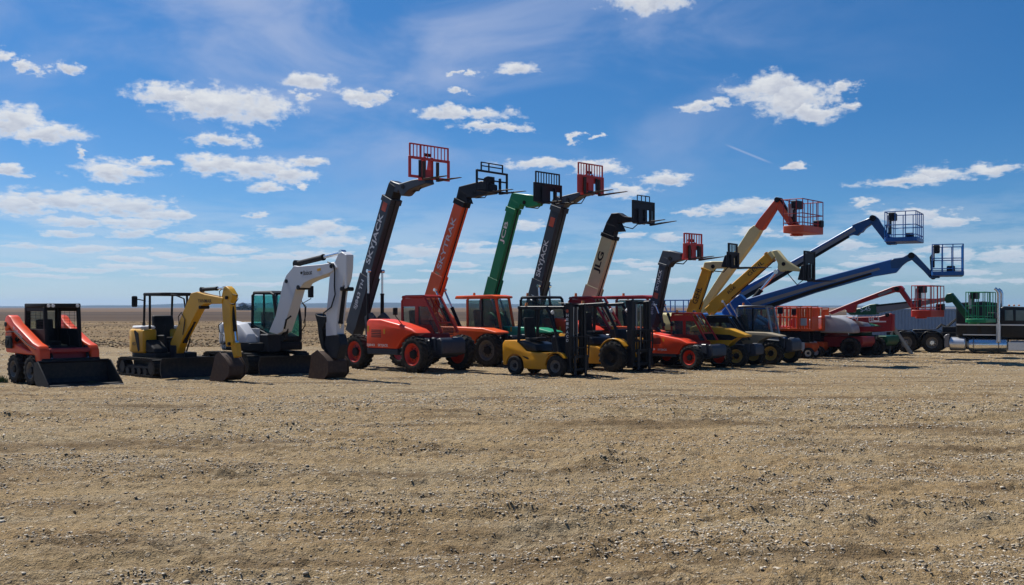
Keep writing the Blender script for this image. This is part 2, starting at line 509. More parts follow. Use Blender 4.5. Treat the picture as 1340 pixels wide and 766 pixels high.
class Machine:
    """a thing standing on the yard: Empty at its base, x forward, y to its left, turned a degrees towards the camera"""
    def __init__(s, name, label, cat, u, v, a, ref=(0, 0), group=None):
        s.a = R(a)
        s.F = Vector((math.cos(s.a), -math.sin(s.a), 0))
        s.L = Vector((math.sin(s.a), math.cos(s.a), 0))
        s.loc = ground_point(u, v) - s.F * ref[0] - s.L * ref[1]
        o = bpy.data.objects.new(name, None)
        o.empty_display_size = 0.3
        COL.objects.link(o)
        o.location = s.loc
        o.rotation_euler = (0, 0, -s.a)
        tag(o, label, cat, group)
        s.o = o
    def at(s, u, v, y=0.0):
        """where the sight line through a point of the photograph meets the machine's own plane y: local (x, z)"""
        C = Vector((0, 0, EYE))
        d = Vector(((u - HU) / FPX, 1.0, (HV - v) / FPX))
        t = (y + (s.loc - C).dot(s.L)) / d.dot(s.L)
        P = C + d * t
        return ((P - s.loc).dot(s.F), P.z)
    def poly(s, pts, y=0.0):
        return [s.at(u, v, y) for u, v in pts]

def text(body, origin, xd, yd, length, height, mat, parent, bold=0.0, shear=0.0, name='lettering', lift=0.004):
    cu = bpy.data.curves.new('lettering', 'FONT')
    cu.body = body
    cu.size = 1.0
    cu.offset = bold
    cu.shear = shear
    cu.extrude = 0.0
    tmp = bpy.data.objects.new('lettering_source', cu)
    COL.objects.link(tmp)
    dg = bpy.context.evaluated_depsgraph_get()
    me = bpy.data.meshes.new_from_object(tmp.evaluated_get(dg))
    bpy.data.objects.remove(tmp)
    bpy.data.curves.remove(cu)
    n = len(me.vertices)
    co = np.empty(n * 3)
    me.vertices.foreach_get('co', co)
    co = co.reshape(-1, 3)
    mn, mxx = co.min(0), co.max(0)
    X = Vector(xd).normalized(); Y = Vector(yd).normalized(); N = X.cross(Y)
    a = (co[:, 0] - mn[0]) / max(mxx[0] - mn[0], 1e-6) * length
    b = (co[:, 1] - mn[1]) / max(mxx[1] - mn[1], 1e-6) * height
    o3 = np.array(origin)[None] + a[:, None] * np.array(X)[None] + b[:, None] * np.array(Y)[None] + np.array(N)[None] * lift
    me.vertices.foreach_set('co', o3.ravel())
    me.update()
    me.materials.clear()
    me.materials.append(M[mat])
    me.name = name
    o = bpy.data.objects.new(name, me)
    COL.objects.link(o)
    o.parent = parent
    return o

def side_text(m, body, p0, p1, height, mat, y, parent=None, bold=0.015, shear=0.0):
    """lettering on a face that looks to the machine's right, baseline middle from p0 to p1 (local x, z)"""
    v = Vector((p1[0] - p0[0], 0, p1[1] - p0[1]))
    L = v.length
    v.normalize()
    up = Vector((-v.z, 0, v.x))
    o = Vector((p0[0], y, p0[1])) - up * height / 2
    return text(body, o, v, up, L, height, mat, parent or m.o, bold, shear)

# ------------------------------------------------------------------ wheels
_wheel_cache = {}
def wheel_meshes(r, w, rim, lugs, kind):
    key = (round(r, 3), round(w, 3), rim, lugs, kind)
    if key in _wheel_cache:
        return _wheel_cache[key]
    h = w / 2
    rr = r * (0.60 if kind == 'tractor' else 0.56)
    t = MB()
    tr = r * (0.93 if lugs else 0.985)
    t.lathe([(rr, -h * 0.80), (rr * 1.06, -h * 0.93), (r * 0.80, -h), (tr * 0.95, -h * 0.90), (tr, -h * 0.70), (tr, h * 0.70),
             (tr * 0.95, h * 0.90), (r * 0.80, h), (rr * 1.06, h * 0.93), (rr, h * 0.80)], n=36, cap=False)
    if lugs:
        for k in range(lugs):
            for sgn in (-1, 1):
                a0 = 2 * math.pi * (k + (0.25 if sgn > 0 else -0.25)) / lugs
                sk = 0.42 * 2 * math.pi / lugs * 1.1
                P = []
                wd = 0.20 * 2 * math.pi / lugs
                for (yy, aa, ro, ri) in ((0.02 * h, a0 + sk, r, tr * 0.96), (0.98 * h, a0 - sk * 0.4, r * 0.955, r * 0.80)):
                    for rad in (ri, ro):
                        for da in (-wd, wd):
                            P.append((rad * math.cos(aa + da), sgn * yy, rad * math.sin(aa + da)))
                t.hull(P, [(0, 1, 3, 2), (4, 6, 7, 5), (0, 4, 5, 1), (2, 3, 7, 6), (0, 2, 6, 4), (1, 5, 7, 3)], 0)
    tyre = t.build('tyre', 'rubber')
    g = MB()
    if kind == 'truck':
        g.lathe([(0.0, h * 0.55), (rr * 0.30, h * 0.55), (rr * 0.34, h * 0.30), (rr * 0.62, h * 0.22), (rr * 0.74, h * 0.42), (rr * 0.93, h * 0.78), (rr * 0.995, h * 0.82),
                 (rr * 0.995, -h * 0.80), (rr * 0.6, -h * 0.5), (0.0, -h * 0.5)], n=24)
    else:
        g.lathe([(0.0, h * 0.50), (rr * 0.46, h * 0.50), (rr * 0.58, h * 0.40), (rr * 0.76, h * 0.42), (rr * 0.86, h * 0.70), (rr * 0.93, h * 0.90), (rr * 0.995, h * 0.92),
                 (rr * 0.995, -h * 0.80), (rr * 0.7, -h * 0.55), (0.0, -h * 0.55)], n=28)
    wheel = g.build('wheel', rim)
    hb = MB()
    hb.cyl((0, h * 0.5, 0), (0, h * 0.86, 0), rr * 0.44, rr * 0.36, 16)
    for k in range(8):
        a = 2 * math.pi * k / 8
        hb.cyl((rr * 0.53 * math.cos(a), h * 0.45, rr * 0.53 * math.sin(a)), (rr * 0.53 * math.cos(a), h * 0.58, rr * 0.53 * math.sin(a)), rr * 0.05, None, 6)
    hub = hb.build('hub', 'black' if kind != 'truck' else 'chrome')
    res = (wheel.data, tyre.data, hub.data)
    for o in (wheel, tyre, hub):
        bpy.data.objects.remove(o)
    _wheel_cache[key] = res
    return res

def add_wheel(parent, x, y, r, w, rim, lugs=20, kind='tractor', steer=0.0, spin=None):
    wm, tm, hm = wheel_meshes(r, w, rim, lugs, kind)
    o = bpy.data.objects.new('wheel', wm)
    COL.objects.link(o)
    o.parent = parent
    o.location = (x, y, r - 0.012)
    flip = math.pi if y < 0 else 0.0
    o.rotation_euler = (0, random.uniform(0, 6.28) if spin is None else spin, flip + R(steer))
    for nm, me in (('tyre', tm), ('hub', hm)):
        c = bpy.data.objects.new(nm, me)
        COL.objects.link(c)
        c.parent = o
    return o

# ------------------------------------------------------------------ the ground
def _hash(ix, iy, seed):
    h = (ix.astype(np.int64) * 374761393 + iy.astype(np.int64) * 668265263 + seed * 1442695041) & 0x7fffffff
    h = ((h ^ (h >> 13)) * 1274126177) & 0x7fffffff
    h = h ^ (h >> 16)
    return (h & 0xffff) / 65535.0
def vnoise(x, y, seed=0):
    ix, iy = np.floor(x), np.floor(y)
    fx, fy = x - ix, y - iy
    fx = fx * fx * (3 - 2 * fx); fy = fy * fy * (3 - 2 * fy)
    a, b = _hash(ix, iy, seed), _hash(ix + 1, iy, seed)
    c, d = _hash(ix, iy + 1, seed), _hash(ix + 1, iy + 1, seed)
    return (a * (1 - fx) + b * fx) * (1 - fy) + (c * (1 - fx) + d * fx) * fy - 0.5
def fbm(x, y, oct=4, seed=0, gain=0.55):
    s, a = 0, 1.0
    for i in range(oct):
        s = s + a * vnoise(x * 2 ** i + 17.3 * i, y * 2 ** i - 9.1 * i, seed + i)
        a *= gain
    return s
def sstep(a, b, x):
    t = np.clip((x - a) / (b - a), 0, 1)
    return t * t * (3 - 2 * t)

TRACKS = [  # centre lines of tyre tracks: (x0, y0, heading degrees, bend, half gauge, tyre width, depth)
    (0.0, 11.2, 7, 0.006, 0.95, 0.46, 0.050),
    (-2.0, 14.8, -3, -0.004, 0.90, 0.45, 0.045),
    (1.2, 8.9, 24, 0.030, 0.80, 0.42, 0.055),
    (0.0, 19.0, 4, 0.002, 0.95, 0.50, 0.040),
    (6.0, 13.2, -12, 0.010, 0.85, 0.42, 0.042),
    (-5.0, 9.6, -6, 0.012, 0.90, 0.42, 0.045),
    (4.0, 16.8, 2, -0.003, 0.95, 0.48, 0.040),
]
def track_fields(x, y):
    dh = 0.0 * x
    mask = 0.0 * x
    for (x0, y0, hd, bend, hg, tw, dp) in TRACKS:
        a = R(hd)
        u = (x - x0) * math.cos(a) + (y - y0) * math.sin(a)
        v = -(x - x0) * math.sin(a) + (y - y0) * math.cos(a) - bend * u * u + 0.12 * np.sin(u * 0.5)
        pat = sstep(-0.30, 0.10, fbm(u / 3.4, v / 3.0, 2, int(70 + hd)))
        for sg in (-1, 1):
            d = np.abs(v - sg * hg)
            inn = 1 - sstep(tw * 0.28, tw * 0.72, d)
            rim = sstep(tw * 0.35, tw * 0.8, d) * (1 - sstep(tw * 0.8, tw * 1.4, d))
            ph = (u + sg * 0.04 + 0.75 * d) / 0.26
            lug = sstep(0.05, 0.75, np.abs((ph % 1.0) - 0.5) * 2)
            dh = dh + pat * (-dp * 0.85 * inn + dp * 0.5 * rim + inn * 0.40 * dp * (1 - lug))
            mask = np.maximum(mask, pat * inn)
    return dh, mask
def ground_h(x, y):
    fade = 1 - 0.80 * sstep(21, 30, y)                       # flat under the machines
    fade = fade * sstep(-2, 3, y) * 0.8 + 0.2 * (1 - sstep(40, 80, np.abs(y)))
    h = fbm(x / 5.0, y / 5.0, 3, 3) * 0.10 * (1 - sstep(20, 27, y))
    # smear along the driving direction
    c, s = math.cos(R(9)), math.sin(R(9))
    xr, yr = x * c + y * s, -x * s + y * c
    h = h + fbm(xr / 1.8, yr / 0.36, 4, 11) * 0.070 * fade
    cl = fbm(x / 0.34, y / 0.26, 4, 29, 0.62)
    patch = sstep(-0.05, 0.35, fbm(xr / 2.6, yr / 1.1, 3, 41))
    h = h + np.tanh(np.maximum(cl, -0.1) * 2.2) * (0.012 + 0.040 * patch) * fade
    h = h + fbm(x / 0.16, y / 0.075, 3, 57, 0.62) * 0.046 * fade
    dh, mask = track_fields(x, y)
    h = h * (1 - 0.45 * mask) + dh * (1 - sstep(22, 28, y)) * sstep(-2, 3, y)
    return h

def ground_material():
    m, t, b, out = principled('gravel_soil')
    geo = t.new('ShaderNodeNewGeometry')
    P = geo.outputs['Position']
    big = t.noise(t.mapping(P, scale=(0.09, 0.22, 1), rot=(0, 0, R(-9))), 1.0, 6.0, 0.6)
    mid = t.noise(t.mapping(P, scale=(0.55, 1.5, 1), rot=(0, 0, R(-9))), 1.0, 7.0, 0.62)
    fine = t.noise(P, 9.0, 6.0, 0.65)
    grit = t.noise(P, 60.0, 4.0, 0.6)
    c = t.mix(t.ramp(big, 0.35, 0.65), (0.36, 0.262, 0.145, 1), (0.36, 0.285, 0.178, 1))
    c = t.mix(t.ramp(mid, 0.46, 0.66, 0, 0.75), c, (0.37, 0.315, 0.225, 1))
    c = t.mix(t.ramp(mid, 0.30, 0.44, 0.65, 0.0), c, (0.20, 0.138, 0.076, 1))
    c = t.mix(t.ramp(fine, 0.50, 0.68, 0, 0.7), c, (0.155, 0.108, 0.062, 1))
    strk = t.noise(t.mapping(P, scale=(0.8, 6.0, 1), rot=(0, 0, R(-7))), 1.0, 6.0, 0.65)
    c = t.mix(t.ramp(strk, 0.52, 0.66, 0, 0.75), c, (0.16, 0.112, 0.065, 1))
    c = t.mix(t.ramp(strk, 0.28, 0.42, 0.5, 0.0), c, (0.47, 0.395, 0.28, 1))
    # pebbles pressed into the soil: two sizes of cell, some pale, some dark
    heights = None
    for sc, thr, k in ((13.0, 0.60, 1.0), (30.0, 0.45, 0.6)):
        vo = t.new('ShaderNodeTexVoronoi')
        vo.inputs['Scale'].default_value = sc
        vo.inputs['Randomness'].default_value = 1.0
        t.link(t.mapping(P, scale=(1, 1.25, 1)), vo.inputs['Vector'])
        sp = t.new('ShaderNodeSeparateColor')
        t.link(vo.outputs['Color'], sp.inputs[0])
        body = t.math('MULTIPLY', t.ramp(vo.outputs['Distance'], 0.30, 0.42, 1.0, 0.0), t.math('GREATER_THAN', sp.outputs[0], thr))
        pale = t.mix(t.ramp(sp.outputs[1], 0.1, 0.95), (0.22, 0.175, 0.120, 1), (0.60, 0.53, 0.42, 1))
        c = t.mix(t.math('MULTIPLY', body, 0.85), c, pale)
        hgt = t.math('MULTIPLY', body, k)
        heights = hgt if heights is None else t.math('ADD', heights, hgt)
    pk = t.new('ShaderNodeAttribute', attribute_name='packed')
    c = t.mix(t.math('MULTIPLY', pk.outputs['Fac'], 0.45), c, (0.40, 0.305, 0.175, 1))
    patch = t.noise(t.mapping(P, scale=(0.16, 0.75, 1), rot=(0, 0, R(-6)), loc=(3, 1, 0)), 1.0, 8.0, 0.66)
    c = t.mix(t.ramp(patch, 0.50, 0.64, 0, 0.80), c, (0.150, 0.104, 0.056, 1))
    c = t.mix(t.ramp(patch, 0.30, 0.44, 0.45, 0.0), c, (0.47, 0.40, 0.275, 1))
    c = t.mix(t.ramp(grit, 0.5, 0.72, 0, 0.5), c, (0.13, 0.095, 0.060, 1))
    c = t.mix(1.0, c, (1.04, 0.965, 0.83, 1), 'MULTIPLY')
    t.link(c, b.inputs['Base Color'])
    b.inputs['Roughness'].default_value = 0.92
    b.inputs['Specular IOR Level'].default_value = 0.25
    bp = t.new('ShaderNodeBump')
    bp.inputs['Strength'].default_value = 1.0
    bp.inputs['Distance'].default_value = 0.06
    hh = t.math('ADD', t.math('MULTIPLY', heights, 0.6), t.math('ADD', t.math('MULTIPLY', fine, 1.6), t.math('MULTIPLY', grit, 0.7)))
    t.link(hh, bp.inputs['Height'])
    t.link(bp.outputs[0], b.inputs['Normal'])
    M['gravel_soil'] = m

def build_ground():
    ground_material()
    # one sheet out to the horizon; its mesh is finest on the yard in front of the machines
    rad = [0.6, 1.5, 3.0, 4.2, 5.2, 6.0]
    r = 6.0
    while r < 33.0:
        r *= 1.0033
        rad.append(r)
    while r < 60.0:
        r *= 1.008
        rad.append(r)
    while r < 6300.0:
        r *= 1.10
        rad.append(r)
    rad = np.array(rad)
    fineA = np.linspace(-36, 36, 780)
    coarse = np.arange(40, 321, 4.0)
    ang = np.radians(np.concatenate([fineA, coarse]))
    nr, na = len(rad), len(ang)
    RR, AA = np.meshgrid(rad, ang, indexing='ij')
    X, Y = RR * np.sin(AA), RR * np.cos(AA)
    Z = ground_h(X, Y)
    Z[RR > 3000] -= 0.0
    co = np.stack([X, Y, Z], -1).reshape(-1, 3)
    i = np.arange(nr - 1)[:, None]
    j = np.arange(na)[None, :]
    j2 = (j + 1) % na
    q = np.stack([i * na + j, (i + 1) * na + j, (i + 1) * na + j2, i * na + j2], -1).reshape(-1, 4)[:, ::-1]
    me = bpy.data.meshes.new('ground')
    me.vertices.add(len(co)); me.vertices.foreach_set('co', co.ravel())
    me.loops.add(q.size); me.loops.foreach_set('vertex_index', q.ravel().astype(np.int32))
    me.polygons.add(len(q))
    me.polygons.foreach_set('loop_start', np.arange(0, q.size, 4, dtype=np.int32))
    me.polygons.foreach_set('loop_total', np.full(len(q), 4, dtype=np.int32))
    me.polygons.foreach_set('use_smooth', np.ones(len(q), dtype=bool))
    me.update(calc_edges=True)
    _, tm = track_fields(X, Y)
    tm = tm * (1 - sstep(22, 28, Y))
    at = me.attributes.new('packed', 'FLOAT', 'POINT')
    at.data.foreach_set('value', tm.ravel().astype(np.float32))
    me.materials.append(M['gravel_soil'])
    g = bpy.data.objects.new('ground', me)
    COL.objects.link(g)
    tag(g, kind='structure', label='tan gravel and packed dirt yard with tyre tracks in front of the machines')
    return g
GROUND = build_ground()

def stone_material():
    m, t, b, out = principled('stone')
    geo = t.new('ShaderNodeNewGeometry')
    at = t.new('ShaderNodeAttribute', attribute_name='tone')
    n = t.noise(geo.outputs['Position'], 40.0, 5.0, 0.6)
    c = t.mix(at.outputs['Fac'], (0.26, 0.20, 0.130, 1), (0.66, 0.58, 0.45, 1))
    c = t.mix(t.ramp(n, 0.45, 0.8, 0, 0.5), c, (0.25, 0.19, 0.125, 1))
    t.link(c, b.inputs['Base Color'])
    b.inputs['Roughness'].default_value = 0.85
    M['stone'] = m
stone_material()

ICO = None
def ico():
    global ICO
    if ICO is None:
        bm = bmesh.new()
        bmesh.ops.create_icosphere(bm, subdivisions=1, radius=1.0)
        bm.verts.ensure_lookup_table()
        ICO = (np.array([v.co[:] for v in bm.verts]), np.array([[v.index for v in f.verts] for f in bm.faces]))
        bm.free()
    return ICO
OCTA = (np.array([(1, 0, 0), (0, 1, 0), (-1, 0, 0), (0, -1, 0), (0, 0, 1.0), (0, 0, -1.0)]), np.array([(0, 1, 4), (1, 2, 4), (2, 3, 4), (3, 0, 4), (1, 0, 5), (2, 1, 5), (3, 2, 5), (0, 3, 5)]))
def rocks_mesh(name, xs, ys, size, tone, zoff=0.25, shape=None):
    V, F = shape or ico()
    n = len(xs)
    rng = np.random.default_rng(5)
    jit = 1 + rng.uniform(-0.28, 0.28, (n, len(V), 1))
    sc = np.stack([rng.uniform(0.7, 1.3, n), rng.uniform(0.45, 0.9, n), rng.uniform(0.20, 0.42, n)], -1)[:, None, :] * size[:, None, None] * 0.5
    P = V[None] * jit * sc
    a = rng.uniform(0, 2 * math.pi, n); tl = rng.uniform(-0.35, 0.35, n)
    ct, st = np.cos(tl)[:, None], np.sin(tl)[:, None]
    P = np.stack([P[..., 0] * ct - P[..., 2] * st, P[..., 1], P[..., 0] * st + P[..., 2] * ct], -1)
    ca, sa = np.cos(a)[:, None], np.sin(a)[:, None]
    P = np.stack([P[..., 0] * ca - P[..., 1] * sa, P[..., 0] * sa + P[..., 1] * ca, P[..., 2]], -1)
    P[..., 0] += xs[:, None]; P[..., 1] += ys[:, None]
    P[..., 2] += (ground_h(xs, ys) + size * 0.5 * 0.4 * zoff)[:, None]
    co = P.reshape(-1, 3)
    fc = (F[None] + (np.arange(n) * len(V))[:, None, None]).reshape(-1, 3)
    me = bpy.data.meshes.new(name)
    me.vertices.add(len(co)); me.vertices.foreach_set('co', co.ravel())
    me.loops.add(fc.size); me.loops.foreach_set('vertex_index', fc.ravel().astype(np.int32))
    me.polygons.add(len(fc))
    me.polygons.foreach_set('loop_start', np.arange(0, fc.size, 3, dtype=np.int32))
    me.polygons.foreach_set('loop_total', np.full(len(fc), 3, dtype=np.int32))
    me.update(calc_edges=True)
    at = me.attributes.new('tone', 'FLOAT', 'POINT')
    at.data.foreach_set('value', np.repeat(tone, len(V)).astype(np.float32))
    me.materials.append(M['stone'])
    return me

def build_stones():
    rng = np.random.default_rng(21)
    def scatter(n, d0, d1, s0, s1, shape, label):
        d = np.sqrt(rng.uniform(d0 ** 2, d1 ** 2, n)) if shape is None else d0 * np.exp(rng.uniform(0, 1, n) ** 0.85 * math.log(d1 / d0))
        a = R(1) * rng.uniform(-33, 33, n)
        xs, ys = d * np.sin(a), d * np.cos(a)
        _, tm = track_fields(xs, ys)
        keep = rng.uniform(0, 1, n) < (0.12 + 0.88 * sstep(-0.16, 0.14, fbm(xs / 2.3, ys / 0.8, 4, 91))) * (1 - 0.5 * tm)
        xs, ys, d = xs[keep], ys[keep], d[keep]
        size = (s0 + s1 * rng.uniform(0, 1, len(xs)) ** 2.6) * (0.65 + d / 16.0)
        me = rocks_mesh('gravel', xs, ys, size, np.clip(rng.normal(0.56, 0.32, len(xs)), 0, 1), 0.15, shape)
        o = bpy.data.objects.new('gravel', me)
        COL.objects.link(o)
        tag(o, kind='stuff', label=label)
    scatter(58000, 6.2, 11.0, 0.008, 0.028, None, 'loose pale and brown gravel scattered over the near dirt yard')
    scatter(135000, 11.0, 25.0, 0.011, 0.027, OCTA, 'loose pale gravel scattered over the dirt yard in front of the machines')
    scatter(42000, 24.0, 52.0, 0.013, 0.024, OCTA, 'loose gravel under and between the parked machines')
    # the larger stones one can pick out in the foreground
    n = 120
    d = 6.6 * np.exp(rng.uniform(0, 1, n) ** 1.5 * math.log(14 / 6.6))
    a = R(1) * rng.uniform(-30, 30, n)
    xs, ys = d * np.sin(a), d * np.cos(a)
    for k in range(n):
        sz = np.array([rng.uniform(0.045, 0.068) * (0.8 + d[k] / 30)])
        me = rocks_mesh('stone', xs[k:k + 1], ys[k:k + 1], sz, rng.uniform(0.3, 1.0, 1), 0.2)
        c = np.array([xs[k], ys[k], float(ground_h(xs[k:k + 1], ys[k:k + 1])[0])])
        me.transform(Matrix.Translation(-Vector(c)) )
        me.transform(Matrix.Rotation(rng.uniform(0, 6.28), 4, 'Z'))
        o = bpy.data.objects.new('stone', me)
        o.location = c
        COL.objects.link(o)
        o.parent = GROUND
build_stones()

# ------------------------------------------------------------------ fields beyond the yard, hills at the horizon
def field_material(name, c1, c2, c3, sx, sy):
    m, t, b, out = principled(name)
    geo = t.new('ShaderNodeNewGeometry')
    P = geo.outputs['Position']
    n1 = t.noise(t.mapping(P, scale=(sx, sy, 1)), 1.0, 6.0, 0.6)
    n2 = t.noise(t.mapping(P, scale=(sx * 7, sy * 4, 1)), 1.0, 6.0, 0.65)
    c = t.mix(t.ramp(n1, 0.35, 0.65), rgba(c1), rgba(c2))
    c = t.mix(t.ramp(n2, 0.45, 0.7, 0, 0.8), c, rgba(c3))
    t.link(c, b.inputs['Base Color'])
    b.inputs['Roughness'].default_value = 1.0
    b.inputs['Specular IOR Level'].default_value = 0.1
    M[name] = m
field_material('stubble', (0.185, 0.124, 0.060), (0.115, 0.076, 0.041), (0.25, 0.178, 0.090), 0.03, 0.07)
field_material('ploughed', (0.062, 0.040, 0.025), (0.088, 0.058, 0.035), (0.05, 0.034, 0.022), 0.006, 0.03)
field_material('dry_grass', (0.145, 0.090, 0.047), (0.105, 0.066, 0.036), (0.175, 0.115, 0.062), 0.003, 0.012)
field_material('hill_grass', (0.035, 0.045, 0.035), (0.06, 0.06, 0.045), (0.03, 0.035, 0.03), 0.0012, 0.0012)

def field(name, x0, x1, y0f, y1f, z, mat, label, nx=120, ny=14, rough=0.0, seed=1):
    xs = np.linspace(x0, x1, nx)
    V, F = [], []
    for i, x in enumerate(xs):
        a, b = y0f(x), y1f(x)
        for j in range(ny):
            t = j / (ny - 1)
            y = a + (b - a) * t ** 1.6
            zz = (z if j else -0.03) + (rough * float(fbm(np.array([x / 3.0]), np.array([y / 3.0]), 2, seed)[0]) if 0 < j < ny - 1 else 0)
            V.append((x, y, zz))
    for i in range(nx - 1):
        for j in range(ny - 1):
            F.append((i * ny + j, (i + 1) * ny + j, (i + 1) * ny + j + 1, i * ny + j + 1))
    me = bpy.data.meshes.new(name)
    me.from_pydata(V, [], F)
    me.materials.append(M[mat])
    o = bpy.data.objects.new(name, me)
    COL.objects.link(o)
    tag(o, label, kind='structure')
    return o
def wob(base, amp, sc, seed):
    return lambda x: base + amp * float(fbm(np.array([x / sc]), np.array([seed * 3.7]), 3, seed)[0])
field('stubble_field', -600, 600, wob(53, 6, 12, 5), wob(150, 10, 90, 6), 0.05, 'stubble', 'golden cut stubble field behind the row of machines', rough=0.06)
field('ploughed_field', -1200, 1200, wob(146, 14, 90, 7), wob(420, 40, 200, 8), 0.09, 'ploughed', 'dark brown ploughed strip beyond the stubble')
field('grass_field', -6000, 6000, wob(400, 40, 200, 9), wob(3300, 200, 900, 10), 0.14, 'dry_grass', 'faded brown prairie running to the hills')

def hills():
    V, F = [], []
    xs = np.linspace(-5200, 5200, 260)
    prof = [(3900, 0.0), (4300, 0.55), (4700, 1.0), (5300, 0.9), (6000, 0.2)]
    H = 17 + 13 * fbm(xs / 900.0, xs * 0 + 3.0, 4, 77) * 2 - 7.0 * sstep(-300, 2500, xs)
    for i, x in enumerate(xs):
        for (y, k) in prof:
            V.append((x, y + 250 * math.sin(x / 800.0), -0.2 + max(2.0, H[i]) * k + (fbm(np.array([x / 240.0]), np.array([y / 300.0]), 3, 15)[0] * 7 * k)))
    n = len(prof)
    for i in range(len(xs) - 1):
        for j in range(n - 1):
            F.append((i * n + j, (i + 1) * n + j, (i + 1) * n + j + 1, i * n + j + 1))
    me = bpy.data.meshes.new('hills')
    me.from_pydata(V, [], F)
    me.polygons.foreach_set('use_smooth', [True] * len(me.polygons))
    me.materials.append(M['hill_grass'])
    o = bpy.data.objects.new('hills', me)
    COL.objects.link(o)
    tag(o, 'low far hills faded blue along the horizon', kind='structure')
hills()

def farm():
    # a few sheds and a shelter belt far out on the prairie
    for (u, w, h, hip, lab) in ((317.5, 5.5, 3.6, 1.2, 'tiny white gabled farm shed far out on the prairie, left of its pair'),
                           (325.5, 9.0, 2.3, 0.9, 'long low pale farm shed far out on the prairie, right of its pair')):
        d = 620.0
        o = bpy.data.objects.new('farm_shed', None)
        o.location = ((u - HU) / FPX * d, d, 0.14)
        o.rotation_euler.z = 0.3
        COL.objects.link(o)
        tag(o, lab, 'shed', 'far farm sheds')
        MB().box(-w / 2, w / 2, -3, 3, 0, h, 0.0).build('wall', 'barn_white', o)
        MB().prism([(-w / 2 - .2, h), (w / 2 + .2, h), (0, h + hip)], -3.2, 3.2, 0.0).build('roof', 'barn_roof', o)
        MB().box(-0.8, 0.8, -3.05, -3.0, 0.01, h * 0.75, 0.0).build('door', 'barn_roof', o)
    rng = random.Random(4)
    for k, u in enumerate((311.0, 315.5, 320.0, 322.5, 328.5)):
        d = 600.0 + 14 * (k % 2)
        h = (1.9, 2.4, 3.3, 2.6, 2.0)[k]
        o = bpy.data.objects.new('tree', None)
        o.location = ((u - HU) / FPX * d, d, 0.14)
        COL.objects.link(o)
        tag(o, ('low dark bushy tree at the left end of the far shelter belt', 'dark bushy tree in front of the white gabled farm shed', 'tallest dark bushy tree, between the two far farm sheds',
                'dark bushy tree touching the left end of the long low farm shed', 'low dark bushy tree in front of the long low farm shed')[k], 'tree', 'far shelter belt trees')
        MB().cyl((0, 0, 0), (0, 0, h * 0.55), 0.18, 0.09, 6).build('trunk', 'wood_tan', o)
        c = MB()
        for q in range(130):
            a = rng.uniform(0, 6.28); rr = rng.uniform(0, 1) ** 0.5 * (1.1 + 0.3 * h); z = h * rng.uniform(0.25, 1.0)
            rr *= 1.1 - (z / h) * 0.7
            p = Vector((rr * math.cos(a), rr * math.sin(a), z))
            t = Vector((rng.uniform(-1, 1), rng.uniform(-1, 1), rng.uniform(-1, 1))).normalized() * 0.45
            s2 = t.cross(Vector((rng.uniform(-1, 1), rng.uniform(-1, 1), 0.3))).normalized() * 0.4
            c.bm.faces.new([c.bm.verts.new(p - t), c.bm.verts.new(p + s2), c.bm.verts.new(p + t), c.bm.verts.new(p - s2)])
        c.build('crown', 'dark_green_leaf', o)
paint('dark_green_leaf', (0.035, 0.05, 0.03), dust=0.05, rough=0.9, coat=0)
farm()

def grass_tuft(u, v, n, spread, h, label):
    c = ground_point(u, v)
    V, F = [], []
    rng = random.Random(int(u * 7))
    for k in range(n):
        a = rng.uniform(0, 6.28); r = spread * rng.uniform(0, 1) ** 0.7
        x, y = r * math.cos(a), r * 0.5 * math.sin(a)
        hh = h * rng.uniform(0.5, 1.0) * (1.1 - 0.6 * r / spread)
        b = rng.uniform(0, 6.28); w = 0.007
        lx, ly = rng.uniform(-.5, .5) * hh, rng.uniform(-.5, .5) * hh
        i = len(V)
        V += [(x - w * math.cos(b), y - w * math.sin(b), 0), (x + w * math.cos(b), y + w * math.sin(b), 0),
              (x + lx * .5, y + ly * .5, hh * .65), (x + lx, y + ly, hh)]
        F += [(i, i + 1, i + 2), (i, i + 2, i + 3)]
    me = bpy.data.meshes.new('grass_tuft')
    me.from_pydata(V, [], F)
    me.materials.append(M['grass'])
    o = bpy.data.objects.new('grass_tuft', me)
    o.location = (c.x, c.y, float(ground_h(np.array([c.x]), np.array([c.y]))[0]) - 0.01)
    COL.objects.link(o)
    tag(o, label, 'grass', 'green tufts by the loader')
paint('grass', (0.055, 0.10, 0.018), dust=0.1, rough=0.8, coat=0)
grass_tuft(119, 503.0, 260, 0.30, 0.12, 'small green grass tuft in front of the black loader bucket')
grass_tuft(2, 501, 220, 0.20, 0.28, 'green grass tuft beside the loader rear wheel at the left edge')

def haze():
    me = bpy.data.meshes.new('haze')
    b = 7000.0
    V = [(x, y, z) for x in (-b, b) for y in (-b, b) for z in (-2.0, 45.0)]
    me.from_pydata(V, [], [(0, 1, 3, 2), (4, 6, 7, 5), (0, 4, 5, 1), (2, 3, 7, 6), (0, 2, 6, 4), (1, 5, 7, 3)])
    o = bpy.data.objects.new('haze', me)
    COL.objects.link(o)
    m = bpy.data.materials.new('haze')
    m.use_nodes = True
    t = NT(m.node_tree)
    out = t.new('ShaderNodeOutputMaterial')
    v = t.new('ShaderNodeVolumePrincipled')
    v.inputs['Color'].default_value = (0.42, 0.66, 1.0, 1)
    v.inputs['Density'].default_value = 0.00011
    v.inputs['Anisotropy'].default_value = 0.2
    t.link(v.outputs[0], out.inputs['Volume'])
    me.materials.append(m)
    tag(o, kind='stuff', label='thin blue air over the prairie')
haze()

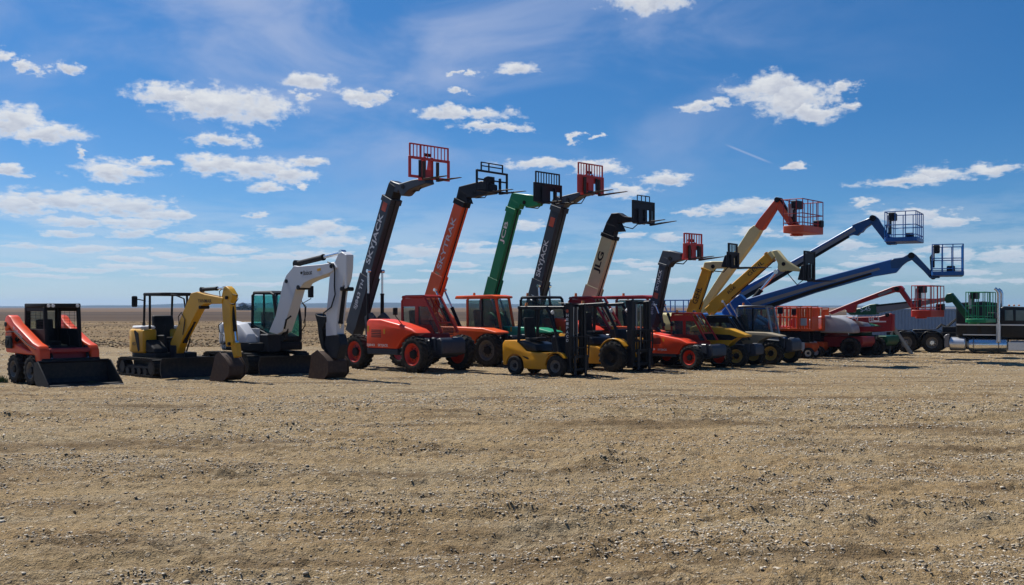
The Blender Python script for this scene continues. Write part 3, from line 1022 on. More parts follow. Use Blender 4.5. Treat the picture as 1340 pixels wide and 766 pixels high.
def straw():
    """cut straw standing and lying in the stubble field"""
    rng = np.random.default_rng(9)
    n = 70000
    d = 55 * np.exp(rng.uniform(0, 1, n) ** 0.9 * math.log(150 / 55))
    a = R(1) * rng.uniform(-33, 33, n)
    x, y = d * np.sin(a), d * np.cos(a)
    keep = rng.uniform(0, 1, n) < 0.15 + 0.85 * sstep(-0.15, 0.2, fbm(x / 9.0, y / 3.5, 3, 55))
    x, y, d = x[keep], y[keep], d[keep]
    n = len(x)
    h = rng.uniform(0.02, 0.075, n); w = rng.uniform(0.03, 0.10, n)
    ang = rng.uniform(0, math.pi, n)
    lx, ly = rng.uniform(-0.12, 0.12, n), rng.uniform(-0.12, 0.12, n)
    cx, sx = np.cos(ang) * w, np.sin(ang) * w
    z0 = np.full(n, 0.04)
    P = np.stack([np.stack([x - cx, y - sx, z0], -1), np.stack([x + cx, y + sx, z0], -1),
                  np.stack([x + cx * .7 + lx, y + sx * .7 + ly, z0 + h], -1), np.stack([x - cx * .7 + lx, y - sx * .7 + ly, z0 + h * .8], -1)], 1).reshape(-1, 3)
    F = np.arange(4 * n).reshape(-1, 4)
    me = bpy.data.meshes.new('straw')
    me.vertices.add(4 * n); me.vertices.foreach_set('co', P.ravel())
    me.loops.add(4 * n); me.loops.foreach_set('vertex_index', F.ravel().astype(np.int32))
    me.polygons.add(n)
    me.polygons.foreach_set('loop_start', np.arange(0, 4 * n, 4, dtype=np.int32))
    me.polygons.foreach_set('loop_total', np.full(n, 4, dtype=np.int32))
    me.update(calc_edges=True)
    at = me.attributes.new('tone', 'FLOAT', 'POINT')
    at.data.foreach_set('value', np.repeat(rng.uniform(0, 1, n), 4).astype(np.float32))
    m, t, b, out = principled('straw')
    an = t.new('ShaderNodeAttribute', attribute_name='tone')
    t.link(t.mix(an.outputs['Fac'], (0.13, 0.088, 0.045, 1), (0.33, 0.240, 0.125, 1)), b.inputs['Base Color'])
    b.inputs['Roughness'].default_value = 0.9
    me.materials.append(m)
    o = bpy.data.objects.new('straw', me)
    COL.objects.link(o)
    tag(o, kind='stuff', label='golden cut straw in the stubble field behind the machines')
straw()

# ------------------------------------------------------------------ shared machine pieces
def carriage(m, x, z, yc, W, H, style, col, attach='charcoal', fork_len=1.15, fork_in=0.36, tilt=0.0):
    """fork carriage with its load backrest; its back face stands at local x, its foot at local z"""
    o = m.o
    y0, y1 = yc - W / 2, yc + W / 2
    t = 0.07
    f = MB()
    def frame(za, zb, th=t):
        f.box(x, x + .07, y0, y0 + th, za, zb, .008)
        f.box(x, x + .07, y1 - th, y1, za, zb, .008)
        f.box(x + .003, x + .073, y0 + th, y1 - th, zb - th, zb, .008)
        f.box(x + .003, x + .073, y0 + th, y1 - th, za, za + th, .008)
    b = MB()
    if style in ('bars', 'red_bars'):
        hf = H * (0.62 if style == 'bars' else 0.60)
        frame(z, z + hf, .085)
        if style == 'red_bars':
            for (ya, yb) in ((y0 + .087, y0 + W * .27), (yc - W * .10, yc + W * .10), (y1 - W * .27, y1 - .087)):
                f.box(x + .01, x + .06, ya, yb, z + .06, z + hf - .06, .006)
            f.box(x + .012, x + .058, y0 + .087, y1 - .087, z + hf * .58, z + hf - .09, .006)
        zt = z + H
        b.box(x, x + .05, y0 + .03, y0 + .08, z + hf, zt, .006)
        b.box(x, x + .05, y1 - .08, y1 - .03, z + hf, zt, .006)
        b.box(x + .004, x + .054, y0 + .08, y1 - .08, zt - .045, zt, .006)
        n = max(7, int(W / 0.155))
        for k in range(1, n):
            yy = y0 + .055 + (W - .11) * k / n
            wd = .035 if k == n // 3 or (style == 'red_bars' and k == n // 2) else .011
            b.box(x + .012, x + .04, yy - wd, yy + wd, z + hf, zt - .045, 0)
    elif style == 'open':
        hf = H * 0.72
        frame(z, z + hf, .07)
        f.box(x + .006, x + .06, y0 + .07, y1 - .07, z + hf * .52, z + hf * .52 + .05, .006)
        zt = z + H
        for yy in (yc - W * .34, yc - W * .1, yc + W * .34):
            b.box(x + .01, x + .05, yy - .025, yy + .025, z + hf, zt, .005)
        for zz in (z + hf + (H - hf) * .45, zt - .04):
            b.box(x + .014, x + .046, yc - W * .34 + .025, yc + W * .34 - .025, zz, zz + .04, .005)
    elif style == 'plate':
        hf = H * 0.80
        frame(z, z + hf, .10)
        f.box(x + .01, x + .05, y0 + .1, y1 - .1, z + hf * .62, z + hf - .1, .005)
        for k in range(4):
            yy = y0 + .1 + (W - .2) * (k + .5) / 4
            f.box(x + .012, x + .055, yy - .09, yy + .07, z + .08, z + hf * .62, .005)
        for k in range(4):
            yy = y0 + W * .22 + W * .56 * k / 3
            b.box(x + .02, x + .05, yy - .016, yy + .016, z + hf, z + H, .004)
        b.box(x + .022, x + .048, y0 + W * .22, y1 - W * .22, z + H - .03, z + H + .004, .004)
    elif style == 'plate_bars':
        hf = H * 0.63
        frame(z, z + hf, .08)
        f.box(x + .01, x + .05, y0 + .08, yc + .06, z + .07, z + hf - .07, .005)
        f.box(x + .012, x + .05, yc + .06, y1 - .08, z + hf * .62, z + hf - .07, .005)
        f.box(x + .012, x + .05, yc + W * .2, yc + W * .32, z + .07, z + hf * .62, .005)
        zt = z + H
        b.box(x, x + .05, y0 + .1, y0 + .15, z + hf, zt, .006)
        b.box(x, x + .05, y1 - .15, y1 - .1, z + hf, zt, .006)
        b.box(x + .004, x + .05, y0 + .15, y1 - .15, zt - .05, zt, .006)
        n = max(6, int(W / 0.16))
        for k in range(1, n):
            yy = y0 + .125 + (W - .25) * k / n
            b.box(x + .012, x + .04, yy - .013, yy + .013, z + hf, zt - .05, 0)
    elif style == 'tall':
        frame(z, z + H * .98, .07)
        f.box(x + .01, x + .05, y0 + .07, y1 - .07, z + H * .56, z + H * .90, .006)
        f.box(x + .012, x + .052, y0 + .07, y0 + W * .36, z + .06, z + H * .56, .005)
        for k in (.55, .75):
            f.box(x + .012, x + .055, y0 + W * k, y0 + W * (k + .09), z + .06, z + H * .56, .005)
        for k in range(6):
            yy = y0 + .09 + (W - .18) * k / 5
            b.box(x + .014, x + .045, yy - .012, yy + .012, z + H * .90, z + H * .98 - .072, 0)
    fo = f.build('carriage', col, o)
    b.build('backrest', col, fo)
    a = MB()
    if style == 'bars' or style == 'red_bars':
        a.prism([(x - .30, z - .02), (x - .002, z - .05), (x - .002, z + H * .66), (x - .16, z + H * .60)], yc - .22, yc - .10, .012)
        a.prism([(x - .30, z - .02), (x - .002, z - .05), (x - .002, z + H * .66), (x - .16, z + H * .60)], yc + .10, yc + .22, .012)
        a.box(x - .15, x - .004, yc - .10, yc + .10, z + .02, z + H * .28, .01)
        a.build('mounting_bracket', col, fo)
        a = MB()
        a.cyl((x - .06, yc - .13, z + H * .72), (x - .06, yc + .13, z + H * .72), .055, None, 10)
        a.box(x + .075, x + .11, yc - W * .29, yc - W * .22, z + .03, z + H * .52, .006)
        a.box(x + .075, x + .11, yc + W * .14, yc + W * .21, z + .03, z + H * .52, .006)
        a.build('tilt_cylinder', attach, fo)
    else:
        a.prism([(x - .34, z + .02), (x - .003, z - .03), (x - .003, z + H * .55), (x - .20, z + H * .50)], yc - .2, yc + .2, .015)
        a.build('mounting_bracket', attach, fo)
    for s in (-1, 1):
        k = MB()
        yy = yc + s * fork_in
        k.box(x + .076, x + .125, yy - .06, yy + .06, z - .02, z + H * .5, .008)
        k.prism([(x + .127, z - .06), (x + .127, z - .005), (x + fork_len * .5, z - .008 + tilt * .5), (x + fork_len, z - .026 + tilt), (x + fork_len, z - .042 + tilt)], yy - .06, yy + .06, .005)
        k.box(x + .076, x + .13, yy - .058, yy + .058, z - .062, z - .02, .006)
        k.build('fork', 'charcoal' if col not in ('carriage_red',) else 'rusty_steel', o)

def cylinder(m, p_base, p_top, y, r, split=0.5, barrel='charcoal', name='lift_cylinder', parent=None):
    a = Vector((p_base[0], y, p_base[1])); b = Vector((p_top[0], y, p_top[1]))
    c = a.lerp(b, split)
    k = MB()
    k.cyl(a, c, r, None, 14)
    k.cyl(c - (b - a).normalized() * .06, c, r * 1.15, None, 14)
    k.cyl(a + Vector((0, -r, 0)), a + Vector((0, r, 0)), r * 1.3, None, 12)
    o = k.build(name, barrel, parent or m.o)
    k = MB()
    k.cyl(c, b, r * .56, None, 12)
    k.cyl(b + Vector((0, -r, 0)), b + Vector((0, r, 0)), r * 1.0, None, 12)
    k.build('piston_rod', 'chrome', o)
    return o

def mirror(m, base, top, parent=None, w=0.17, h=0.24):
    k = MB()
    k.tube([base, (top[0], top[1], top[2] - h * .6), (top[0], top[1], top[2])], .014, 6)
    k.box(top[0] - .05, top[0] + .03, top[1] - w / 2, top[1] + w / 2, top[2] - h * .5, top[2] + h * .5, .02)
    return k.build('mirror', 'black', parent or m.o)

def seat(parent, x, y, z, mat='seat_black'):
    k = MB()
    k.box(x - .25, x + .25, y - .25, y + .25, z, z + .13, .04, 2)
    k.prism([(x - .28, z + .1), (x - .16, z + .1), (x - .25, z + .75), (x - .36, z + .73)], y - .23, y + .23, .04, 2)
    return k.build('seat', mat, parent)

# ------------------------------------------------------------------ telehandlers
def telehandler(label, c):
    s = c.get('s', 1.0)
    wb, tr = c.get('wb', 3.0), c.get('track', 1.95)
    r, w = c.get('r', .60), c.get('w', .42)
    m = Machine('telehandler', label, 'telehandler', c['u'], c['v'], c['a'], (wb / 2, -tr / 2), 'telehandlers parked with booms raised')
    o = m.o
    body, chas, boomc = c['body'], c.get('chassis', 'slate'), c['boom']
    X = wb / 2 / s
    Y = tr / 2 / s
    for sx in (1, -1):
        for sy in (-1, 1):
            add_wheel(o, sx * wb / 2, sy * tr / 2, r, w, c['rim'], 19, 'tractor')
    k = MB(s)
    k.prism([(-X - .55, .72), (-X - .50, 1.12), (-X + .3, 1.18), (X - .2, 1.05), (X + .50, .98), (X + .58, .75), (X + .45, .50), (-X, .50)], -.42, .42, .03)
    k.box(-X - .10, -X + .10, -Y + .2, Y - .2, .45, .70, .03)
    k.box(X - .10, X + .10, -Y + .2, Y - .2, .45, .70, .03)
    k.build('chassis', chas, o)
    k = MB(s)
    k.prism([(X + .42, .52), (X + .42, 1.08), (X + .60, 1.12), (X + .72, .98), (X + .72, .60)], -.52, .52, .03)
    k.box(X + .15, X + .417, -.58, -.44, .7, 1.12, .02)
    k.box(X + .15, X + .417, .44, .58, .7, 1.12, .02)
    k.build('front_bumper', chas, o)
    k = MB(s)
    for ya, yb in ((-.34, -.22), (.22, .34)):
        k.prism([(-X - .45, 1.0), (-X - .52, 1.75), (-X - .20, 1.92), (-X + .10, 1.70), (-X + .55, 1.05)], ya, yb, .02)
    k.build('boom_tower', c.get('tower', chas), o)
    # engine hood along the right side
    xr, xf = -X + .62, X - .42
    yb0, yb1 = -Y - .16, -.46
    if c.get('hood', 'round') == 'round':
        pts = [(xr, .74), (xr, 1.60), (xr + .10, 1.70), (xr + .75, 1.70), (xf - .35, 1.56), (xf + .35, 1.40), (xf + .62, 1.26), (xf + .35, 1.25), (xf - .12, 1.08), (xf - .42, .74)]
    elif c['hood'] == 'low':
        pts = [(xr, .70), (xr, 1.34), (xr + .1, 1.40), (xf + .2, 1.36), (xf + .85, 1.24), (xf + .9, 1.18), (xf + .3, 1.18), (xf - .1, 1.0), (xf - .3, .70)]
    elif c['hood'] == 'tall':
        pts = [(xr, .66), (xr, 1.92), (xr + .3, 2.0), (xf + .1, 1.86), (xf + .95, 1.56), (xf + .92, 1.46), (xf + .45, 1.42), (xf + .15, 1.2), (xf - .3, .66)]
    else:   # wedge hood
        pts = [(xr, .66), (xr, 1.52), (xr + .1, 1.60), (xf - .1, 1.34), (xf + .35, 1.16), (xf + .30, 1.10), (xf + .05, 1.05), (xf - .25, .66)]
    hd = MB(s)
    hd.prism(pts, yb0, yb1, .06, 3)
    hood = hd.build('engine_hood', c.get('hoodc', body), o)
    k = MB(s)
    k.box(xr + .01, xf - .36, yb0 + .02, yb1, .54, .735, .02)
    k.build('side_step', chas, o)
    k = MB(s)
    for q in range(5):
        zz = 1.10 + .055 * q
        k.box(xr + .28, xr + .78, yb0 - .012, yb0 + .01, zz, zz + .03, .003)
    k.build('hood_vent', 'black', hood)
    if c.get('hood') == 'tall':
        k = MB(s)
        for q in range(3):
            k.hull([(xf - .55 + .2 * q, yb0 + .02, 1.985 - .045 * q), (xf - .45 + .2 * q, yb0 + .02, 1.965 - .045 * q), (xf - .05 + .2 * q, yb1 - .05, 1.88 - .06 * q), (xf - .15 + .2 * q, yb1 - .05, 1.90 - .06 * q)], [(0, 1, 2, 3)], 0)
        k.prism([(xr + .4, 1.30), (xr + .5, 1.62), (xf + .1, 1.56), (xf + .5, 1.44), (xf + .2, 1.30)], yb0 - .012, yb0 - .002, 0)
        k.build('stripe', 'black', hood)
    if c.get('hood_text'):
        t0, t1 = c['hood_text']
        side_text(m, t0, ((xr + .03) * s, .83 * s), ((xr + .45) * s, .83 * s), .10 * s, 'white', (yb0) * s, hood)
        if t1:
            side_text(m, t1, ((xr + .62) * s, .83 * s), ((xr + 1.15) * s, .83 * s), .11 * s, 'white', (yb0) * s, hood)
    k = MB(s)
    k.box(xr + .06, xr + .15, yb0 - .010, yb0 - .002, 1.28, 1.48, 0)
    k.box(xr + .92, xr + .99, yb0 - .010, yb0 - .002, 1.22, 1.38, 0)
    k.build('warning_label', 'gehl_yellow', hood)
    # cab on the left side
    cx0, cx1, ct = -.78, .78, 2.46
    ya, yb = .28, Y + .12
    cabm = c.get('cab', body)
    k = MB(s)
    k.prism([(cx0, .62), (cx0, 1.22), (cx1 + .02, 1.22), (cx1 + .12, 1.05), (cx1 - .1, .62)], ya, yb, .03)
    cb = k.build('cab_body', cabm, o)
    style = c.get('cabstyle', 'open')
    k = MB(s)
    slant = 1.30 if style == 'open' else .92
    top_f = .42 if style == 'open' else .66
    for yy in (ya + .04, yb - .04):
        k.tube([(cx0 + .05, yy, 1.2), (cx0 + .03, yy, ct - .16), (cx0 + .10, yy, ct - .04), (cx0 + .22, yy, ct), (top_f - .08, yy, ct), (top_f, yy, ct - .05), (slant - .04, yy, 1.25)] if style == 'open' else
               [(cx0 + .05, yy, 1.2), (cx0 + .03, yy, ct - .1), (cx0 + .12, yy, ct), (top_f - .1, yy, ct), (top_f, yy, ct - .06), (slant, yy, 1.22)], .052, 8)
    k.bar((top_f - .05, ya + .04, ct - .01), (top_f - .05, yb - .04, ct - .01), .07)
    k.bar((cx0 + .15, ya + .04, ct - .02), (cx0 + .15, yb - .04, ct - .02), .07)
    if style == 'open':
        k.bar((slant - .3, ya + .04, 1.58), (slant - .3, yb - .04, 1.58), .05)
        for yy in (ya + .3, yb - .3):
            k.bar((top_f, yy, ct - .05), (slant - .3, yy, 1.58), .035)
    k.build('cab_frame', c.get('frame', cabm), cb)
    k = MB(s)
    if style == 'overhang':
        k.prism([(cx0 - .55, ct - .06), (cx0 - .5, ct + .06), (top_f - .2, ct + .09), (top_f + .12, ct + .04), (top_f + .12, ct - .04)], ya - .05, yb + .05, .03, 2)
    else:
        k.prism([(cx0 + .02, ct - .05), (cx0 + .08, ct + .03), (top_f - .1, ct + .05), (top_f + .02, ct)], ya - .01, yb + .01, .02, 2)
    k.build('cab_roof', c.get('roof', cabm), cb)
    # side wall towards the boom, with its window
    k = MB(s)
    if style == 'open':
        k.prism([(cx0 + .06, 1.2), (cx0 + .06, 1.50), (.75, 1.50), (.95, 1.2)], ya + .02, ya + .05, 0)
        k.prism([(cx0 + .06, 2.12), (cx0 + .06, ct - .06), (top_f - .02, ct - .06), (top_f + .18, 2.12)], ya + .02, ya + .05, 0)
        k.box(-.06, .10, ya + .02, ya + .05, 1.50, 2.12, 0)
        k.build('side_panel', cabm, cb)
    else:
        k.box(-.02, .04, ya + .0, ya + .05, 1.2, ct - .05, .01)
        k.build('window_post', 'black', cb)
    k = MB(s)
    k.prism([(cx0 + .08, 1.24), (cx0 + .08, ct - .1), (top_f - .05, ct - .1), (slant - .12, 1.24)], ya + .03, ya + .04, 0)
    k.build('side_window', c.get('glass', 'cab_glass'), cb)
    k = MB(s)
    k.prism([(cx0 + .08, 1.24), (cx0 + .08, ct - .1), (top_f - .05, ct - .1), (slant - .12, 1.24)], yb - .05, yb - .04, 0)
    k.build('door_window', c.get('glass', 'cab_glass'), cb)
    if style != 'open':
        k = MB(s)
        P = [(top_f, ya + .08, ct - .1), (top_f, yb - .08, ct - .1), (slant - .01, yb - .08, 1.25), (slant - .01, ya + .08, 1.25)]
        k.hull(P + [(p[0] - .012, p[1], p[2]) for p in P], [(0, 1, 2, 3), (7, 6, 5, 4), (0, 4, 5, 1), (1, 5, 6, 2), (2, 6, 7, 3), (3, 7, 4, 0)])
        k.build('windscreen', c.get('glass', 'cab_glass'), cb)
        k = MB(s)
        k.box(cx0 + .02, cx0 + .03, ya + .08, yb - .08, 1.25, ct - .12, 0)
        k.build('rear_window', c.get('glass', 'cab_glass'), cb)
    seat(cb, -.25 * s, (ya + yb) / 2 * s, 1.25 * s)
    k = MB(s)
    k.tube([(.45, (ya + yb) / 2, 1.2), (.28, (ya + yb) / 2, 1.62)], .03, 6)
    k.lathe([(.0, -.012), (.18, -.014), (.19, .0), (.18, .014), (.0, .012)], ((.27), (ya + yb) / 2, 1.63), 'z', 16)
    k.build('steering_wheel', 'black', cb)
    if c.get('beacon', True):
        k = MB(s)
        k.cyl((cx0 + .3, ya + .12, ct + .04), (cx0 + .3, ya + .12, ct + .17), .055, .045, 10)
        k.build('beacon', 'amber', cb)
    if c.get('mirror'):
        mx, mz, base = c['mirror']
        mirror(m, (base * s, (yb0 + .10) * s, 1.5 * s), (mx * s, (yb0 + .02) * s, mz * s))
    # boom: the near face was measured, the girder is w wide behind it
    bw = c.get('bw', .42)
    yn = -bw / 2
    p0, p1 = m.at(*c['b0'], yn), m.at(*c['b1'], yn)
    v = Vector((p1[0] - p0[0], p1[1] - p0[1])); L = v.length; v.normalize()
    n = Vector((-v.y, v.x))
    def along(f, off=0.0):
        return (p0[0] + v.x * L * f + n.x * off, p0[1] + v.y * L * f + n.y * off)
    d = c['bd']
    q0 = along(-c.get('tail', .16))
    k = MB()
    k.beam(q0, p1, d, yn, -yn, d * .97, .025)
    bm_o = k.build('boom', boomc, o)
    k = MB()
    k.beam(along(-.10), along(.34), d + .07, yn - .012, yn - .001, None, .004)
    k.beam(along(-.10), along(.34), d + .07, -yn + .001, -yn + .012, None, .004)
    k.build('doubler_plate', boomc, bm_o)
    k = MB()
    k.beam(along(.955), along(1.0, 0), d + .05, yn - .02, -yn + .02, None, .01)
    k.build('boom_collar', c.get('collar', boomc), bm_o)
    k = MB()
    k.tube([(along(.2, -d / 2 - .04)[0], -.06, along(.2, -d / 2 - .04)[1]), (along(.55, -d / 2 - .06)[0], -.06, along(.55, -d / 2 - .06)[1]), (along(1.0, -d / 2 - .05)[0], -.06, along(1.0, -d / 2 - .05)[1])], .022, 6)
    k.build('hose', 'hose', bm_o)
    # inner section and goose neck
    neck = c.get('neckc', boomc)
    hp = m.poly(c['head'], -bw * .42)
    k = MB()
    pin = m.at(*c['b2'], yn)
    k.beam(along(.97), pin, d * .80, yn * .86, -yn * .86, d * .76, .015)
    k.build('inner_boom', c.get('innerc', neck), o)
    k = MB()
    k.prism(hp, -bw * .42, bw * .42, .02)
    hd = k.build('boom_head', neck, o)
    hx = sum(p[0] for p in hp) / len(hp); hz = sum(p[1] for p in hp) / len(hp)
    k = MB()
    k.cyl((hx, -bw * .42 - .02, hz), (hx, bw * .42 + .02, hz), .075, None, 12)
    k.build('pin', 'black', hd)
    xlo, zlo = m.at(*c['fork'], 0.0)
    carriage(m, xlo, zlo, c.get('fy', 0.0), c['fw'], c['fh'], c['fstyle'], c['fcol'], c.get('attach', 'charcoal'), c.get('fl', 1.15), c.get('fi', .36), c.get('ft', .05))
    q = m.at(*c['head'][-1], 0)
    k = MB()
    k.tube([(hx - .1, .05, hz - .15), ((hx + xlo) / 2, .05, min(hz, zlo) - .16), (xlo - .05, .05, zlo + .15)], .02, 6)
    k.build('hose', 'hose', hd)
    # lift cylinders
    lf = c.get('lift', (.52, .30, 1.12, .42))
    off = -d / 2 - .02
    for sy in (-1, 1):
        yy = sy * (bw / 2 + .075)
        base = m.at(*c['liftpx'], -(bw / 2 + .075)) if 'liftpx' in c else (lf[0] * s, lf[2] * s)
        cylinder(m, base, along(lf[1], off + .06), yy, lf[3] * .16, c.get('split', .58), c.get('barrel', 'charcoal'))
    for (body_t, f0, f1, ht, mat, bold) in c.get('texts', ()):
        side_text(m, body_t, along(f0, c.get('toff', 0)), along(f1, c.get('toff', 0)), ht, mat, yn - .013 if f0 < .34 else yn, bm_o, bold)
    for (f0, f1, hh, mat) in c.get('decals', ()):
        k = MB()
        k.beam(along(f0), along(f1), hh, yn - .003, yn - .0005, None, 0)
        k.build('decal', mat, bm_o)
    return m

def zz(x0, y0, sc):
    return lambda pts: [(x0 + a / sc, y0 + b / sc) for a, b in pts]

Z4 = zz(430, 180, 4.79); Z6 = zz(540, 200, 3.83); Z8 = zz(660, 210, 3.83); ZB = zz(880, 300, 6.385); Z1 = zz(820, 300, 4.03)

def telehandlers():
    telehandler('big red telehandler with dark grey boom reaching highest of all, beside the white excavator', dict(
        u=545, v=488, a=44, body='tele_red', cab='red', rim='red_rim', boom='slate', tower='slate', b0=(463, 412), b1=(506.5, 258), b2=(512, 241), bd=.50, bw=.46,
        head=Z4([(385, 268), (412, 280), (442, 290), (520, 266), (600, 250), (610, 288), (545, 310), (500, 330), (470, 362), (450, 366), (438, 330), (430, 345), (360, 335), (372, 300)]),
        innerc='charcoal', fork=(561, 235), fw=1.78, fh=1.12, fstyle='bars', fcol='carriage_red', fl=1.22, fi=.30, ft=.02, hood_text=('SJ843', 'SKYJACK'),
        mirror=(.62, 1.96, .9), lift=(-.20, .40, 1.25, .40), liftpx=(482, 428), split=.60, barrel='black', beacon=False,
        texts=[('SKYJACK', .44, .86, .30, 'letter_grey', .02), ('SJ843 TH', .05, .30, .21, 'letter_grey', .012)], decals=[(.885, .955, .24, 'letter_red')]))
    telehandler('orange telehandler with orange boom, overhanging cab roof and black open fork frame', dict(
        u=641, v=480.5, a=40, body='sky_orange', rim='grey_rim', boom='sky_orange', tower='sky_orange', chassis='charcoal', hood='low', cabstyle='overhang', b0=(557, 408), b1=(601.5, 262), b2=(606, 252), bd=.52, bw=.34,
        head=Z6([(230, 170), (345, 140), (400, 160), (402, 205), (330, 215), (305, 225), (270, 225), (280, 255), (215, 232)]), neckc='charcoal', innerc='black', collar='black',
        fork=(643, 252), fw=1.72, fh=1.05, fstyle='open', fcol='charcoal', fl=1.3, fi=.36, ft=.02, glass='cab_glass', mirror=None, lift=(.45, .22, 1.25, .40), liftpx=(592, 432), split=.55, barrel='black',
        texts=[('SKYTRAK', .39, .85, .22, 'letter_grey', .012)], decals=[(.26, .36, .22, 'wood_tan')]))
    telehandler('green telehandler with green boom and black barred fork carriage, half hidden by the yellow forklift', dict(
        u=712, v=479.5, a=42, body='light_green', hoodc='light_green', cab='charcoal', frame='black', rim='grey_rim', boom='green', tower='green', hood='low', cabstyle='closed', b0=(633, 411), b1=(668.5, 272), b2=(673, 263), bd=.45, bw=.34,
        head=Z6([(495, 200), (600, 212), (640, 235), (627, 265), (575, 275), (540, 258), (530, 283), (472, 268)]),
        fork=(716, 266), fw=1.58, fh=1.12, fstyle='plate_bars', fcol='charcoal', fl=1.0, ft=.02, lift=(.45, .18, 1.25, .38), liftpx=(655, 428), split=.5, barrel='black', roof='charcoal',
        texts=[('JCB', .67, .87, .24, 'white', .015)], decals=[(.25, .34, .22, 'letter_red')]))
    telehandler('red telehandler with dark grey boom and red fork carriage standing behind the yellow forklift', dict(
        u=776, v=478.5, a=44, body='tele_red', cab='dark_red', rim='red_rim', boom='slate', b0=(691, 415), b1=(727.5, 270), b2=(731, 258), bd=.50, bw=.46,
        head=Z8([(232, 215), (240, 195), (292, 178), (365, 160), (420, 150), (425, 168), (375, 180), (330, 212), (300, 222), (290, 235), (240, 240)]),
        fork=(772, 254), fw=1.50, fh=1.12, fstyle='red_bars', fcol='carriage_red', fl=1.40, fi=.42, ft=.05, lift=(-.10, .30, 1.25, .40), liftpx=(708, 428), split=.55, barrel='black',
        texts=[('SKYJACK', .37, .70, .28, 'letter_grey', .02), ('SJ843 TH', .03, .20, .20, 'letter_grey', .012)], decals=[(.82, .90, .24, 'letter_red')]))
    telehandler('telehandler with wide cream boom and black fork carriage, behind the rough terrain forklift', dict(
        u=848, v=478, a=40, body='sky_orange', cab='dark_red', roof='dark_red', rim='grey_rim', boom='pale_cream', tower='pale_cream', chassis='charcoal', hood='low', cabstyle='overhang', b0=(764.5, 410), b1=(795.5, 307), b2=(799, 294), bd=.58, bw=.36,
        head=Z8([(535, 265), (572, 262), (600, 280), (645, 285), (645, 306), (590, 310), (570, 312), (590, 355), (490, 362), (510, 310)]), neckc='charcoal', innerc='charcoal', collar='black',
        fork=(841, 293), fw=1.50, fh=1.05, fstyle='plate', fcol='charcoal', fl=1.2, fi=.40, ft=.10, lift=(.45, .22, 1.25, .38), liftpx=(781, 428), split=.5, barrel='black',
        texts=[('JLG', .52, .78, .34, 'letter_black', .03)], decals=[(.10, .20, .24, 'letter_red')]))
    telehandler('small red telehandler with dark grey boom and wide red fork carriage, right of the forklifts', dict(
        u=905, v=484, a=48, s=.76, wb=2.3, track=1.62, r=.42, w=.32, body='tele_red', cab='red', rim='red_rim', boom='slate', hood='wedge', b0=(852, 416), b1=(867, 345), b2=(870, 337), bd=.34, bw=.34,
        head=Z1([(188, 112), (232, 114), (285, 128), (287, 162), (235, 177), (218, 202), (162, 186)]), neckc='slate',
        fork=(906, 339), fw=1.06, fh=.88, fstyle='red_bars', fcol='carriage_red', fl=1.1, fi=.28, ft=.08, hood_text=('SJ519', 'SKYJACK'), lift=(-.25, .26, 1.35, .30), liftpx=(868, 425), split=.55,
        texts=[('SKYJACK', .50, .88, .17, 'letter_grey', .012), ('SJ519 TH', .06, .30, .15, 'letter_grey', .008)], decals=[(.36, .46, .2, 'letter_red')]))
    telehandler('small yellow and black telehandler with steep yellow boom and black fork carriage', dict(
        u=965, v=480.5, a=35, s=.72, wb=2.2, track=1.55, r=.40, w=.32, body='gehl_yellow', cab='black', frame='charcoal', rim='yellow_rim', boom='gehl_yellow', tower='charcoal', hood='tall', b0=(903, 415), b1=(924, 352), b2=(926, 347), bd=.34, bw=.30,
        head=ZB([(265, 275), (340, 268), (440, 268), (440, 328), (345, 330), (330, 352), (300, 348), (248, 335)]), neckc='cream',
        fork=(958, 350), fw=1.02, fh=.86, fstyle='plate_bars', fcol='charcoal', fl=1.35, fi=.30, ft=.0, lift=(-.1, .14, 1.3, .34), split=.5, barrel='steel',
        texts=[('GEHL', .28, .62, .20, 'letter_black', .012)]))
    telehandler('yellow telehandler with low slanting yellow boom, black cab and tall black fork frame', dict(
        u=1010, v=477.5, a=38, s=.86, wb=2.5, track=1.65, r=.43, w=.34, body='tan_panel', cab='charcoal', frame='steel', rim='yellow_rim', boom='gehl_yellow', tower='cream', hood='low', cabstyle='closed', glass='cab_glass', b0=(938, 397), b1=(1007, 335), b2=(1010, 332), bd=.36, bw=.32, tail=.20,
        head=ZB([(830, 180), (872, 174), (940, 258), (1062, 338), (1062, 356), (940, 345), (900, 356), (875, 330), (880, 290)]), neckc='cream', collar='lift_yellow',
        fork=(1058, 367), fw=.98, fh=1.08, fstyle='tall', fcol='charcoal', fl=.9, fi=.28, ft=.0, lift=(-.2, .1, 1.3, .34), split=.5,
        texts=[('GEHL', .60, .88, .15, 'letter_black', .01), ('RS6', .22, .36, .12, 'letter_black', .01)]))
telehandlers()

